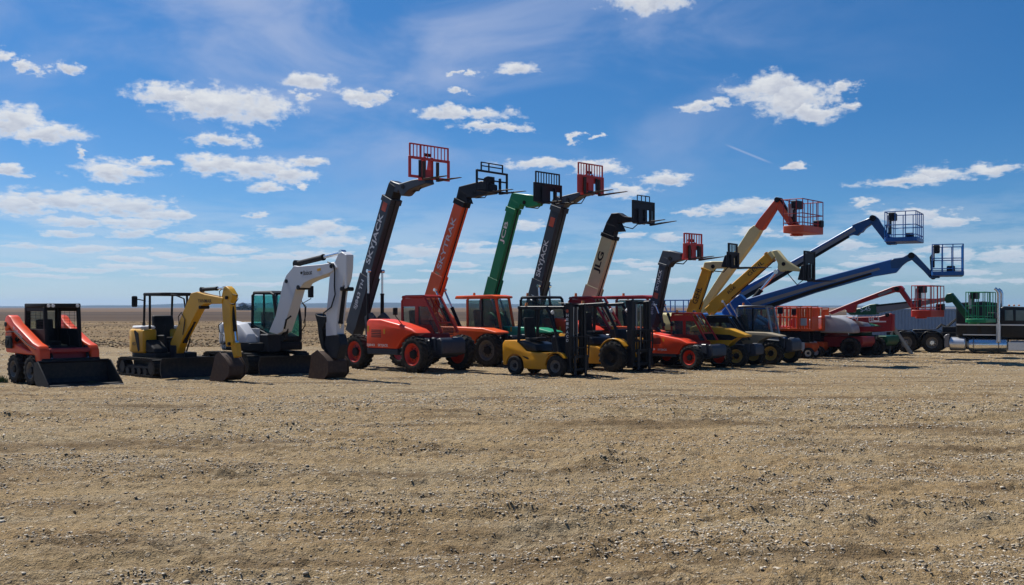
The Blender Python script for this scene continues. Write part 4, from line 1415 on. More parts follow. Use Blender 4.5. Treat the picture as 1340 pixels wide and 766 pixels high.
# ------------------------------------------------------------------ forklifts
def forklift(label, c):
    s = c['s']
    wb = 1.65
    m = Machine('forklift', label, 'forklift', c['u'], c['v'], c['a'], (wb / 2 * s, -.50 * s), 'yellow forklifts')
    o = m.o
    big = c['big']
    rf, rr = c['rf'], c['rr']
    X = wb / 2
    for sy in (-1, 1):
        add_wheel(o, X * s, sy * (.50 if not big else .62) * s, rf, .22 * s if not big else .36, c['rim'], 0 if not big else 16, 'lift')
        add_wheel(o, -X * s, sy * .46 * s, rr, .18 * s if not big else .24, c['rim'], 0 if not big else 16, 'lift')
    a = rr / s + .05
    def arch(cx, cz, rad, n=9):
        return [(cx + rad * math.cos(math.pi - math.pi * i / (n - 1)), cz + rad * math.sin(math.pi * i / (n - 1))) for i in range(n)]
    ra, fa = rr / s + .05, rf / s + .06
    fx0 = X - fa
    pts = [(-X - .48, .30), (-X - .50, .95), (-X - .42, 1.06), (-X + .02, 1.06), (-X + .16, .98), (-.35, .74), (.18, .70)]
    pts += [(fx0 - .02, .70)] if not big else []
    pts += [(fx0 + .05, .72 if not big else .60)]
    pts += [(fx0, .20), (-X + ra + .02, .20)] + list(reversed(arch(-X, rr / s, ra)))[:-1] + [(-X - ra, .30)]
    k = MB(s)
    k.prism(pts, -.52, .52, .03, 2)
    body = k.build('body', c['col'], o)
    # front mudguard over the drive wheel
    k = MB(s)
    g = arch(X, rf / s, fa + .02, 11)
    g = g[:9]
    ring = g + [(X + (p[0] - X) * .93, rf / s + (p[1] - rf / s) * .93) for p in reversed(g)]
    for sy in (-1, 1):
        k.prism(ring, sy * (.66 if big else .60), sy * .36, .006)
    k.box(X - .35, X + .22, -.5, .5, rf / s * .5, rf / s + fa * .8, .02) if not big else k.box(X - .30, X + .22, -.38, .38, rf / s * .6, rf / s + fa * .8, .02)
    k.build('mudguard', c['col'], o)
    k = MB(s)
    k.prism([(-X + .10, 1.01), (-X + .22, 1.08), (-.30, 1.02), (-.02, .95), (.05, .74), (-.33, .75)], -.50, .50, .04, 3)
    k.build('engine_hood', 'truck_black', o)
    k = MB(s)
    k.box(.10, X + .06, -.48, .48, .55, .68, .02)
    k.prism([(X - .20, .68), (X - .28, 1.18), (X - .05, 1.22), (X + .12, .70)], -.46, .46, .03)
    k.build('cowl', 'mast_black', o)
    seat(o, -.38 * s, 0, 1.03 * s)
    k = MB(s)
    k.tube([(X - .22, 0, 1.1), (X - .42, 0, 1.32)], .025, 6)
    k.lathe([(0, -.01), (.15, -.014), (.165, 0), (.15, .014), (0, .01)], (X - .43, 0, 1.33), 'z', 16)
    k.build('steering_wheel', 'black', o)
    # overhead guard
    T = c.get('top', 2.12)
    for sy in (-1, 1):
        k = MB(s)
        yy = sy * .46
        k.bar((-X + .12, yy, 1.0), (-X + .17, yy, T), .09, .07, .008)
        k.build('guard_post', 'mast_black', o)
        k = MB(s)
        k.tube([(X + .06, yy, .68), (X - .05, yy, 1.25), (X - .36, yy, T - .10), (X - .44, yy, T - .01)], .045, 8)
        k.build('guard_post', 'mast_black', o)
    k = MB(s)
    for sy in (-1, 1):
        k.bar((-X + .10, sy * .46, T), (X - .40, sy * .46, T + (.05 if big else 0)), .07, .09, .01)
    for q in range(7):
        xx = -X + .16 + (2 * X - .62) * q / 6
        k.bar((xx, -.43, T + .005), (xx, .43, T + .005), .05, .035)
    k.build('overhead_guard', 'mast_black', o)
    for sy in (-1, 1):
        k = MB(s)
        k.lathe([(0, .03), (.06, .03), (.065, 0), (.03, -.05), (0, -.05)], (X - .26, sy * .40, T - .14), 'x', 12)
        k.build('headlight', 'lamp', o)
    k = MB(s)
    k.cyl((-X + .30, -.3, T + .05), (-X + .30, -.3, T + .15), .05, .04, 10)
    k.build('beacon', 'amber', o)
    # mast
    H = c['mast']
    mx = X + .30 + (.12 if big else 0)
    mw = .36 if not big else .42
    mast = None
    for sy in (-1, 1):
        k = MB(s)
        k.box(mx - .06, mx + .12, sy * mw - .055, sy * mw + .055, .12, H, .01)
        ob = k.build('mast_rail', 'mast_black', o)
        mast = mast or ob
        k = MB(s)
        k.box(mx - .02, mx + .09, sy * (mw - .12) - .04, sy * (mw - .12) + .04, .15, H - .02, .01)
        k.build('inner_rail', 'black', o)
        k = MB(s)
        k.cyl((mx - .10, sy * (mw - .13), .2), (mx - .10, sy * (mw - .13), H * .93), .035, None, 10)
        k.build('lift_cylinder', 'charcoal', o)
        k = MB(s)
        k.box(mx + .01, mx + .02, sy * .10 - .02, sy * .10 + .02, .5, H - .1, 0)
        k.build('lift_chain', 'steel', o)
    k = MB(s)
    k.box(mx - .13, mx - .063, -mw - .05, mw + .05, H - .10, H - .01, .01)
    k.box(mx - .13, mx - .063, -mw, mw, H * .52, H * .58, .01)
    k.box(mx - .13, mx - .063, -mw, mw, .30, .40, .01)
    k.box(mx - .30, mx + .10, -mw - .08, mw * .2, H + .002, H + .028, .006)
    k.build('crossmember', 'mast_black', o)
    # fork carriage with its bar backrest, lowered
    cz = .12
    k = MB(s)
    k.box(mx + .125, mx + .175, -.50, .50, cz + .06, cz + .14, .008)
    k.box(mx + .125, mx + .175, -.50, .50, cz + .44, cz + .52, .008)
    for yy in (-.44, -.2, .2, .44):
        k.box(mx + .128, mx + .17, yy - .03, yy + .03, cz + .14, cz + .44, .005)
    ca = k.build('carriage', 'black', o)
    k = MB(s)
    BH = c.get('rest', 1.22)
    k.box(mx + .13, mx + .165, -.52, -.48, cz + .52, BH, .005)
    k.box(mx + .13, mx + .165, .48, .52, cz + .52, BH, .005)
    k.box(mx + .133, mx + .163, -.48, .48, BH - .03, BH, .004)
    k.box(mx + .133, mx + .163, -.48, .48, .86, .89, .004)
    for q in range(1, 9):
        yy = -.5 + q / 9.0
        k.box(mx + .138, mx + .156, yy - .010, yy + .010, cz + .52, BH - .03, 0)
    k.build('backrest', 'black', ca)
    for sy in (-1, 1):
        k = MB(s)
        yy = sy * .27
        k.box(mx + .18, mx + .22, yy - .055, yy + .055, .03, cz + .54, .006)
        k.prism([(mx + .222, .03), (mx + .222, .075), (mx + 1.15, .045), (mx + 1.15, .030)], yy - .055, yy + .055, .004)
        k.build('fork', 'charcoal', o)
    yn = -mw - .055
    if c.get('mast_text'):
        for i, ch in enumerate(c['mast_text']):
            z = H * .845 - .125 * i
            text(ch, ((mx - .02) * s, yn * s, (z - .05) * s), (1, 0, 0), (0, 0, 1), .085 * s, .085 * s, 'letter_grey', mast, .02)
        k = MB(s)
        k.lathe([(0, -.004), (.05, -.004), (.05, 0), (0, 0)], (mx + .02, yn, H * .90), 'y', 16)
        k.build('emblem', 'letter_red', mast)
    k = MB(s)
    k.prism([(-.52, .60), (-.30, .56), (-.22, .50), (-.30, .49), (-.42, .54)], -.525, -.521, 0)
    k.build('decal', 'letter_black', body)
    return m
forklift('smaller yellow forklift with plain black tyres, nearest of the pair', dict(u=729, v=493.5, a=40, s=1.0, big=False, rf=.335, rr=.30, rim='grey_rim', col='lift_yellow', mast=2.20, top=2.08, mast_text='HEIPACD'))
forklift('larger rough terrain forklift with big lugged tyres and tall black mast', dict(u=806, v=486.5, a=42, s=1.14, big=True, rf=.50, rr=.36, rim='black', col='lift_yellow', mast=2.02, top=1.88, rest=1.20))

# ------------------------------------------------------------------ skid steer loader
def skid_steer():
    m = Machine('skid_steer_loader', 'orange skid steer loader with black cab and wide black bucket on the ground', 'skid steer', 46, 504, 42, (.54, -.74))
    o = m.o
    for sx in (-.54, .54):
        for sy in (-1, 1):
            add_wheel(o, sx, sy * .74, .41, .30, 'wood_tan' if False else 'grey_rim', 16, 'lift')
    k = MB()
    k.prism([(-1.12, .32), (-1.18, .60), (-1.18, 1.10), (.50, 1.0), (.86, .72), (.86, .30), (.6, .22), (-.9, .22)], -.555, .555, .03)
    body = k.build('body', 'black', o)
    k = MB()
    k.box(-1.24, -1.185, -.56, .56, .40, 1.30, .03)
    k.prism([(-1.20, 1.105), (-1.20, 1.42), (-.80, 1.46), (-.72, 1.105)], -.52, .52, .04, 2)
    k.build('rear_door', 'loader_orange', o)
    k = MB()
    for q in range(6):
        k.box(-1.255, -1.238, -.42, .42, .55 + q * .09, .59 + q * .09, 0)
    k.build('grille', 'black', body)
    for sy in (-1, 1):
        ya, yb = (.56, .84) if sy > 0 else (-.84, -.56)
        # rear upright with its rounded top
        k = MB()
        k.prism([(-1.20, .84), (-1.26, 1.40), (-1.10, 1.52), (-.85, 1.45), (-.70, 1.10), (.30, .90), (.62, .90), (.62, .80), (-1.0, .83)], ya + .03 if sy < 0 else ya, yb if sy < 0 else yb - .03, .025)
        k.build('side_frame', 'loader_orange', o)
        # lift arm
        k = MB()
        k.prism([(-1.22, 1.42), (-1.22, 1.72), (-1.14, 1.84), (-1.0, 1.88), (-.84, 1.83), (-.60, 1.66), (.62, 1.14), (.95, 1.06), (1.06, .92), (1.10, .40), (1.0, .28), (.78, .36), (.74, .78), (.30, 1.0), (-.62, 1.38), (-.92, 1.56), (-1.08, 1.44)],
                ya, yb - .04 if sy > 0 else yb, .035, 2)
        arm = k.build('lift_arm', 'loader_orange', o)
        cylinder(m, (-.95, .95), (-.50, 1.42), sy * .70, .05, .6, 'black')
        cylinder(m, (.86, 1.0), (1.10, .56), sy * .50, .04, .6, 'black', 'tilt_cylinder')
        k = MB()
        k.lathe([(0, 0), (.07, 0), (.07, .03), (0, .03)], (-1.12, yb - .01 if sy > 0 else ya - .02, 1.62), 'y', 14)
        k.lathe([(0, 0), (.06, 0), (.06, .03), (0, .03)], (.98, yb - .01 if sy > 0 else ya - .02, .50), 'y', 14)
        k.build('pivot_pin', 'black', arm)
        if sy < 0:
            side_text(m, 'Kubota', (-.62, 1.53), (-.02, 1.27), .11, 'letter_grey', ya, arm, .02)
    k = MB()
    for yy in (-.60, -.66):
        k.tube([(-1.0, -.865, 1.40), (-.5, yy - .20, 1.42), (.3, yy - .20, 1.10), (.80, yy - .18, .98), (1.02, yy + .10, .75)], .014, 6)
    k.build('hose', 'hose', o)
    k = MB()
    k.lathe([(0, 0), (.10, 0), (.10, .05), (0, .05)], (-.95, -.90, 1.12), 'y', 16)
    k.box(-1.08, -.70, -.88, -.845, .96, 1.30, .02)
    k.build('side_cover', 'black', o)
    # radiator side opening
    k = MB()
    k.box(-1.05, -.66, -.86, -.842, .95, 1.24, .01)
    k.build('side_vent', 'black', body)
    # tail light
    k = MB()
    k.box(-1.19, -1.14, -.82, -.66, .98, 1.10, .01)
    k.build('rear_lamp', 'hood_grey', o)
    # cab
    k = MB()
    k.box(-.74, .58, -.50, .50, 2.08, 2.20, .03, 2)
    k.build('cab_roof', 'black', o)
    for (x, y) in ((.50, -.46), (.50, .46), (-.68, -.46), (-.68, .46)):
        k = MB()
        k.bar((x + (.10 if x > 0 else 0), y, .95), (x, y, 2.09), .10, .075, .01)
        k.build('cab_post', 'black', o)
    k = MB()
    k.box(-.70, .62, -.49, -.45, .95, 1.50, .01)
    k.box(-.70, .62, .45, .49, .95, 1.50, .01)
    k.box(-.72, -.68, -.42, .42, .95, 1.50, .01)
    k.box(-.66, .45, -.485, -.455, 1.98, 2.085, .01)
    k.box(-.66, .45, .455, .485, 1.98, 2.085, .01)
    k.box(-.715, -.685, -.42, -.34, 1.5, 2.08, .01)
    k.box(-.715, -.685, .34, .42, 1.5, 2.08, .01)
    k.box(-.715, -.685, -.34, .34, 2.0, 2.08, .01)
    k.box(-.713, -.688, .05, .11, 1.5, 2.0, .005)
    k.build('cab_wall', 'black', o)
    for yy in (-.47, .47):
        k = MB()
        for q in range(6):
            k.box(-.63, .46, yy - .004, yy + .004, 1.55 + q * .078, 1.557 + q * .078, 0)
        for q in range(3):
            k.box(-.36 + q * .30, -.354 + q * .30, yy - .003, yy + .003, 1.5, 1.98, 0)
        k.build('side_mesh', 'black', o)
    k = MB()
    k.box(-.708, -.698, -.34, .05, 1.5, 2.0, 0)
    k.box(-.708, -.698, .11, .34, 1.5, 2.0, 0)
    k.build('rear_window', 'cab_glass', o)
    seat(o, -.30, 0, 1.02)
    for y in (-.34, .34):
        k = MB()
        k.tube([(.18, y, .95), (.20, y, 1.25), (.16, y * .9, 1.36)], .022, 6)
        k.cyl((.16, y * .9, 1.34), (.15, y * .9, 1.46), .03, .025, 8)
        k.build('control_lever', 'black', o)
    for y in (-.40, -.28, .40):
        k = MB()
        k.lathe([(0, .03), (.045, .03), (.05, 0), (0, 0)], (.575, y, 2.135), 'x', 12)
        k.build('work_lamp', 'lamp', o)
    k = MB()
    k.box(.84, 1.02, -.56, .56, .86, .99, .03)
    k.prism([(.74, .40), (.74, .86), (.83, .86), (.90, .60), (.90, .40)], -.56, .56, .02)
    k.build('front_panel', 'dark_red', o)
    k = MB()
    k.box(1.04, 1.10, -.80, .80, .30, .72, .02)
    k.build('quick_hitch', 'black', o)
    # bucket: back sheet, floor and side plates around an open mouth
    W = .98
    prof = [(1.12, .60), (1.12, .20), (1.20, .06), (1.34, .02), (1.98, .02)]
    k = MB()
    inner = [(x + (.03 if i < 3 else 0), z + (.03 if i > 1 else 0)) for i, (x, z) in enumerate(prof)]
    k.prism(prof + list(reversed(inner)), -W, W, 0)
    k.beam((1.12, .60), (1.24, .66), .04, -W, W, None, .004)
    bk = k.build('bucket', 'blade_black', o)
    for sy in (-1, 1):
        k = MB()
        y = sy * W
        k.prism([(1.10, .62), (1.10, .18), (1.20, .04), (1.34, .0), (2.0, .0), (2.0, .05), (1.30, .66)], min(y, y + sy * .025), max(y, y + sy * .025), .004)
        k.build('side_plate', 'blade_black', bk)
    k = MB()
    k.box(1.90, 2.06, -W - .02, W + .02, .004, .022, .003)
    k.build('cutting_edge', 'steel', bk)
skid_steer()

# ------------------------------------------------------------------ excavators
def undercarriage(m, o, L, w, gauge, h, blade_w, blade_x, blade_h):
    for sy in (-1, 1):
        y = sy * gauge / 2
        k = MB()
        rr = h / 2
        pts = []
        for q in range(9):
            a = math.pi / 2 + math.pi * q / 8
            pts.append((-L / 2 + rr + rr * math.cos(a), rr + rr * math.sin(a)))
        for q in range(9):
            a = -math.pi / 2 + math.pi * q / 8
            pts.append((L / 2 - rr + rr * math.cos(a), rr + rr * math.sin(a)))
        inn = [(x * .93, rr + (z - rr) * .80) for x, z in pts]
        n = len(pts)
        P = [(x, y - w / 2, z) for x, z in pts] + [(x, y + w / 2, z) for x, z in pts] + [(x, y - w / 2, z) for x, z in inn] + [(x, y + w / 2, z) for x, z in inn]
        F = []
        for i in range(n):
            j = (i + 1) % n
            F += [(i, j, n + j, n + i), (2 * n + i, 3 * n + i, 3 * n + j, 2 * n + j), (i, 2 * n + i, 2 * n + j, j), (n + i, n + j, 3 * n + j, 3 * n + i)]
        k.hull(P, F, 0)
        per = 2 * (L - h) + math.pi * h
        N = int(per / .13)
        for q in range(N):
            s = per * q / N
            if s < L - h:
                p = Vector((-L / 2 + rr + s, 0, 0)); nv = Vector((0, 0, -1))
            elif s < L - h + math.pi * rr:
                a = (s - (L - h)) / rr - math.pi / 2
                nv = Vector((math.cos(a), 0, math.sin(a))); p = Vector((L / 2 - rr, 0, rr)) + nv * rr
            elif s < 2 * (L - h) + math.pi * rr:
                p = Vector((L / 2 - rr - (s - (L - h) - math.pi * rr), 0, h)); nv = Vector((0, 0, 1))
            else:
                a = (s - 2 * (L - h) - math.pi * rr) / rr + math.pi / 2
                nv = Vector((math.cos(a), 0, math.sin(a))); p = Vector((-L / 2 + rr, 0, rr)) + nv * rr
            t = Vector((-nv.z, 0, nv.x))
            c = p + nv * .008
            q4 = []
            for dn in (-.02, .02):
                for dt in (-.035, .035):
                    for yy in (y - w / 2 - .004, y + w / 2 + .004):
                        v = c + nv * dn + t * dt
                        q4.append((v.x, yy, v.z))
            k.hull(q4, [(0, 1, 3, 2), (4, 6, 7, 5), (0, 4, 5, 1), (2, 3, 7, 6), (0, 2, 6, 4), (1, 5, 7, 3)], 0)
        k.bm.transform(Matrix.Translation((0, 0, .03)))
        tk = k.build('track', 'rubber', o)
        k = MB()
        for q in range(6):
            x = -L / 2 + rr + (L - h) * q / 5
            big = q in (0, 5)
            k.cyl((x, y - w * .42, rr + .03 if big else rr * .62), (x, y + w * .42, rr + .03 if big else rr * .62), rr * (.74 if big else .42), None, 14)
        k.box(-L / 2 + rr, L / 2 - rr, y - w * .25, y + w * .25, rr * .55, rr * 1.35, .02)
        k.build('track_roller', 'charcoal', tk)
    k = MB()
    k.box(-L * .28, L * .28, -gauge / 2 + w * .3, gauge / 2 - w * .3, h * .35, h * .95, .03)
    k.cyl((0, 0, h * .9), (0, 0, h + .16), .42, None, 24)
    k.build('track_frame', 'black', o)
    k = MB()
    for sy in (-1, 1):
        k.bar((L * .22, sy * .36, h * .55), (blade_x - .05, sy * .40, blade_h * .5), .12, .14, .01)
    bl_c = []
    for q in range(7):
        t = q / 6
        bl_c.append((blade_x + .10 * (1 - 4 * (t - .5) ** 2) * -1 + .08, .03 + blade_h * t))
    k.prism(bl_c + [(x - .06, z) for x, z in reversed(bl_c)], -blade_w / 2, blade_w / 2, .004)
    k.build('dozer_blade', 'blade_black', o)

def excavator(label, c):
    m = Machine('excavator', label, 'excavator', c['u'], c['v'], c['a'], (0, 0), 'excavators parked with buckets on the ground')
    o = m.o
    undercarriage(m, o, *c['under'])
    yb, bw = c['yb'], c['bw']
    yn = yb - bw / 2
    def px(name, pts, wid, mat, bev=.015, parent=None, yy=None):
        yy = yb if yy is None else yy
        k = MB()
        k.prism(m.poly(pts, yy - wid / 2), yy - wid / 2, yy + wid / 2, bev)
        return k.build(name, mat, parent or o)
    bo = px('boom', c['boom'], bw, c['boomc'])
    st = px('stick', c['stick'], bw * .8, c['boomc'])
    for nm, p0, p1, sp, r, mat in c['cyls']:
        a, b = m.at(*p0, yb), m.at(*p1, yb)
        cylinder(m, a, b, yb, r, sp, mat, nm)
    # bucket: curved shell between two side plates with teeth
    bp = m.poly(c['bucket'], yb)
    bcx = sum(p[0] for p in bp) / len(bp)
    bp = [(bcx + (p[0] - bcx) * c.get('bsx', .62), p[1]) for p in bp]
    bwid = c['bucket_w']
    k = MB()
    k.prism(bp, yb - bwid / 2, yb + bwid / 2, .03, 2)
    bk = k.build('bucket', 'rusty_steel', o)
    for sy in (-1, 1):
        k = MB()
        yy = yb + sy * bwid / 2
        cx = sum(p[0] for p in bp) / len(bp); cz = sum(p[1] for p in bp) / len(bp)
        k.prism([(cx + (p[0] - cx) * 1.06, max(.002, cz + (p[1] - cz) * 1.06)) for p in bp], min(yy, yy + sy * .025), max(yy, yy + sy * .025), .004)
        k.build('side_plate', 'rusty_steel', bk)
    tx, tz = min(p[0] for p in bp) + .06, .02
    for q in range(5):
        yy = yb - bwid / 2 + bwid * (q + .5) / 5
        k = MB()
        k.prism([(tx + .12, tz + .12), (tx + .10, tz + .02), (tx - .10, tz - .005), (tx - .08, tz + .03)], yy - .035, yy + .035, .005)
        k.build('tooth', 'steel', bk)
    for pts, r in c.get('hoses', ()):
        k = MB()
        P = [m.at(u, v, yn - .02) for u, v in pts]
        k.tube([(p[0], yn - .02, p[1]) for p in P], r, 6)
        k.build('hose', 'hose', bo)
    for u, v, r in c.get('pins', ()):
        p = m.at(u, v, yn)
        k = MB()
        k.cyl((p[0], yn - .03, p[1]), (p[0], yb + bw / 2 + .03, p[1]), r, None, 14)
        k.build('pin', 'black', bo)
    for body_t, p0, p1, h, mat in c['texts']:
        side_text(m, body_t, m.at(*p0, yn), m.at(*p1, yn), h, mat, yn, bo, .02)
    return m, px, bo, st

def yellow_excavator():
    Z = zz(150, 360, 5.105)
    c = dict(u=215, v=491.3, a=43, under=(2.35, .34, 1.55, .52, 1.95, 1.62, .58), yb=-.05, bw=.24, boomc='digger_yellow',
             boom=Z([(375, 525), (372, 450), (400, 385), (462, 232), (508, 122), (548, 112), (600, 128), (722, 152), (716, 192), (602, 194), (566, 212), (545, 250), (505, 330), (446, 440), (415, 525)]),
             stick=Z([(712, 150), (726, 82), (744, 74), (764, 92), (788, 135), (772, 190), (776, 300), (790, 470), (742, 480), (722, 310)]),
             cyls=[('arm_cylinder', Z([(585, 98)])[0], Z([(735, 88)])[0], .68, .055, 'black'), ('boom_cylinder', Z([(470, 440)])[0], Z([(578, 215)])[0], .6, .055, 'black'),
                   ('bucket_cylinder', Z([(785, 195)])[0], Z([(812, 450)])[0], .72, .05, 'black')],
             bucket=Z([(712, 540), (760, 520), (815, 560), (858, 612), (848, 672), (800, 700), (700, 704), (655, 700), (690, 600)]), bucket_w=.50, teeth=Z([(655, 696)])[0],
             hoses=[(Z([(430, 330), (425, 280), (445, 250), (470, 300), (455, 400)]), .014), (Z([(770, 190), (800, 195), (825, 160), (815, 135), (790, 128)]), .012), (Z([(705, 150), (700, 110), (715, 95), (735, 100)]), .014),
                    (Z([(715, 320), (695, 335), (700, 380), (725, 400), (715, 460)]), .016)],
             pins=[Z([(748, 152)])[0] + (.05,), Z([(572, 216)])[0] + (.05,), Z([(765, 460)])[0] + (.05,)],
             texts=[('YANMAR', Z([(556, 172)])[0], Z([(648, 175)])[0], .105, 'letter_black')])
    m, px, bo, st = excavator('yellow mini excavator with open canopy and brown bucket on the ground', c)
    o = m.o
    px('link', Z([(780, 440), (812, 455), (822, 545), (795, 555), (775, 480)]), .14, 'digger_yellow', .01)
    # upper house
    k = MB()
    k.plan([(-1.02, -.30), (-.92, -.58), (-.60, -.68), (.75, -.66), (.80, .66), (-.60, .68), (-.92, .58), (-1.02, .30)], .56, .72, .03, 2)
    k.build('turntable', 'black', o)
    k = MB()
    k.plan([(-1.12, -.34), (-1.02, -.62), (-.66, -.74), (.12, -.74), (.12, -.30), (-.48, -.20), (-.48, .20), (-.10, .30), (-.10, .72), (-.66, .74), (-1.02, .62), (-1.12, .34)], .70, 1.42, .07, 3)
    cw = k.build('counterweight', 'digger_yellow', o)
    k = MB()
    k.plan([(-1.05, -.30), (-.95, -.56), (-.60, -.66), (-.20, -.66), (-.20, .66), (-.60, .66), (-.95, .56), (-1.05, .30)], 1.42, 1.52, .04, 2)
    k.build('engine_cover', 'white', o)
    k = MB()
    k.prism([(.13, .72), (.13, 1.12), (.30, 1.05), (.66, .86), (.72, .72)], -.68, -.24, .03)
    k.build('side_cover', 'black', o)
    k = MB()
    k.prism([(-.46, 1.36), (-.40, 1.40), (-.18, 1.30), (-.10, .80), (-.2, .74)], -.752, -.742, 0)
    k.build('side_trim', 'black', cw)
    side_text(m, 'V10', (-.92, 1.16), (-.70, 1.16), .09, 'letter_red', -.70, cw)
    side_text(m, 'ViO', (-.60, .98), (-.36, .98), .10, 'letter_black', -.74, cw)
    k = MB()
    k.cyl((-.9, -.2, 1.5), (-.9, -.2, 1.62), .05, None, 10)
    k.build('exhaust', 'black', o)
    seat(o, -.02, .12, 1.05)
    k = MB()
    k.box(-.28, .30, -.10, .36, .72, 1.06, .04)
    k.prism([(-.40, 1.1), (-.16, 1.1), (-.20, 1.62), (-.28, 1.84), (-.42, 1.84)], -.22, .46, .06, 2)
    k.box(-.1, .42, -.22, -.12, .72, 1.25, .03)
    k.box(-.1, .42, .40, .50, .72, 1.25, .03)
    k.build('seat_box', 'black', o)
    for y in (-.17, .45):
        k = MB()
        k.tube([(.32, y, 1.24), (.34, y, 1.46)], .02, 6)
        k.cyl((.34, y, 1.44), (.35, y, 1.55), .03, .03, 8)
        k.build('control_lever', 'black', o)
    # canopy
    k = MB()
    k.plan([(-.55, -.40), (-.45, -.46), (.60, -.46), (.72, -.38), (.72, .50), (.60, .58), (-.45, .58), (-.55, .52)], 2.44, 2.54, .04, 2)
    k.build('canopy_roof', 'black', o)
    for (x, y, x1) in ((-.52, -.40, -.46), (-.52, .52, -.46), (-.10, -.42, -.10), (.40, .54, .40)):
        k = MB()
        k.tube([(x, y, 1.4 if x < -.3 else 1.1), (x1, y, 2.46)], .035, 8)
        k.build('canopy_post', 'black', o)
    k = MB()
    k.tube([(.45, -.30, 2.49), (.85, -.12, 2.47), (1.0, .1, 2.35), (1.0, .30, 1.1), (.8, .3, .76)], .025, 8)
    k.tube([(.5, .5, 2.49), (.9, .46, 2.44), (1.0, .30, 1.6)], .022, 8)
    k.build('front_guard_bar', 'black', o)
    k = MB()
    k.tube([(-.50, -.40, 2.3), (-.62, -.62, 2.35)], .018, 6)
    k.box(-.66, -.58, -.74, -.56, 2.10, 2.44, .03)
    k.build('mirror', 'black', o)
    k = MB()
    k.box(.66, 1.05, -.20, .12, .45, .95, .03)
    k.build('swing_post', 'charcoal', o)
    return m

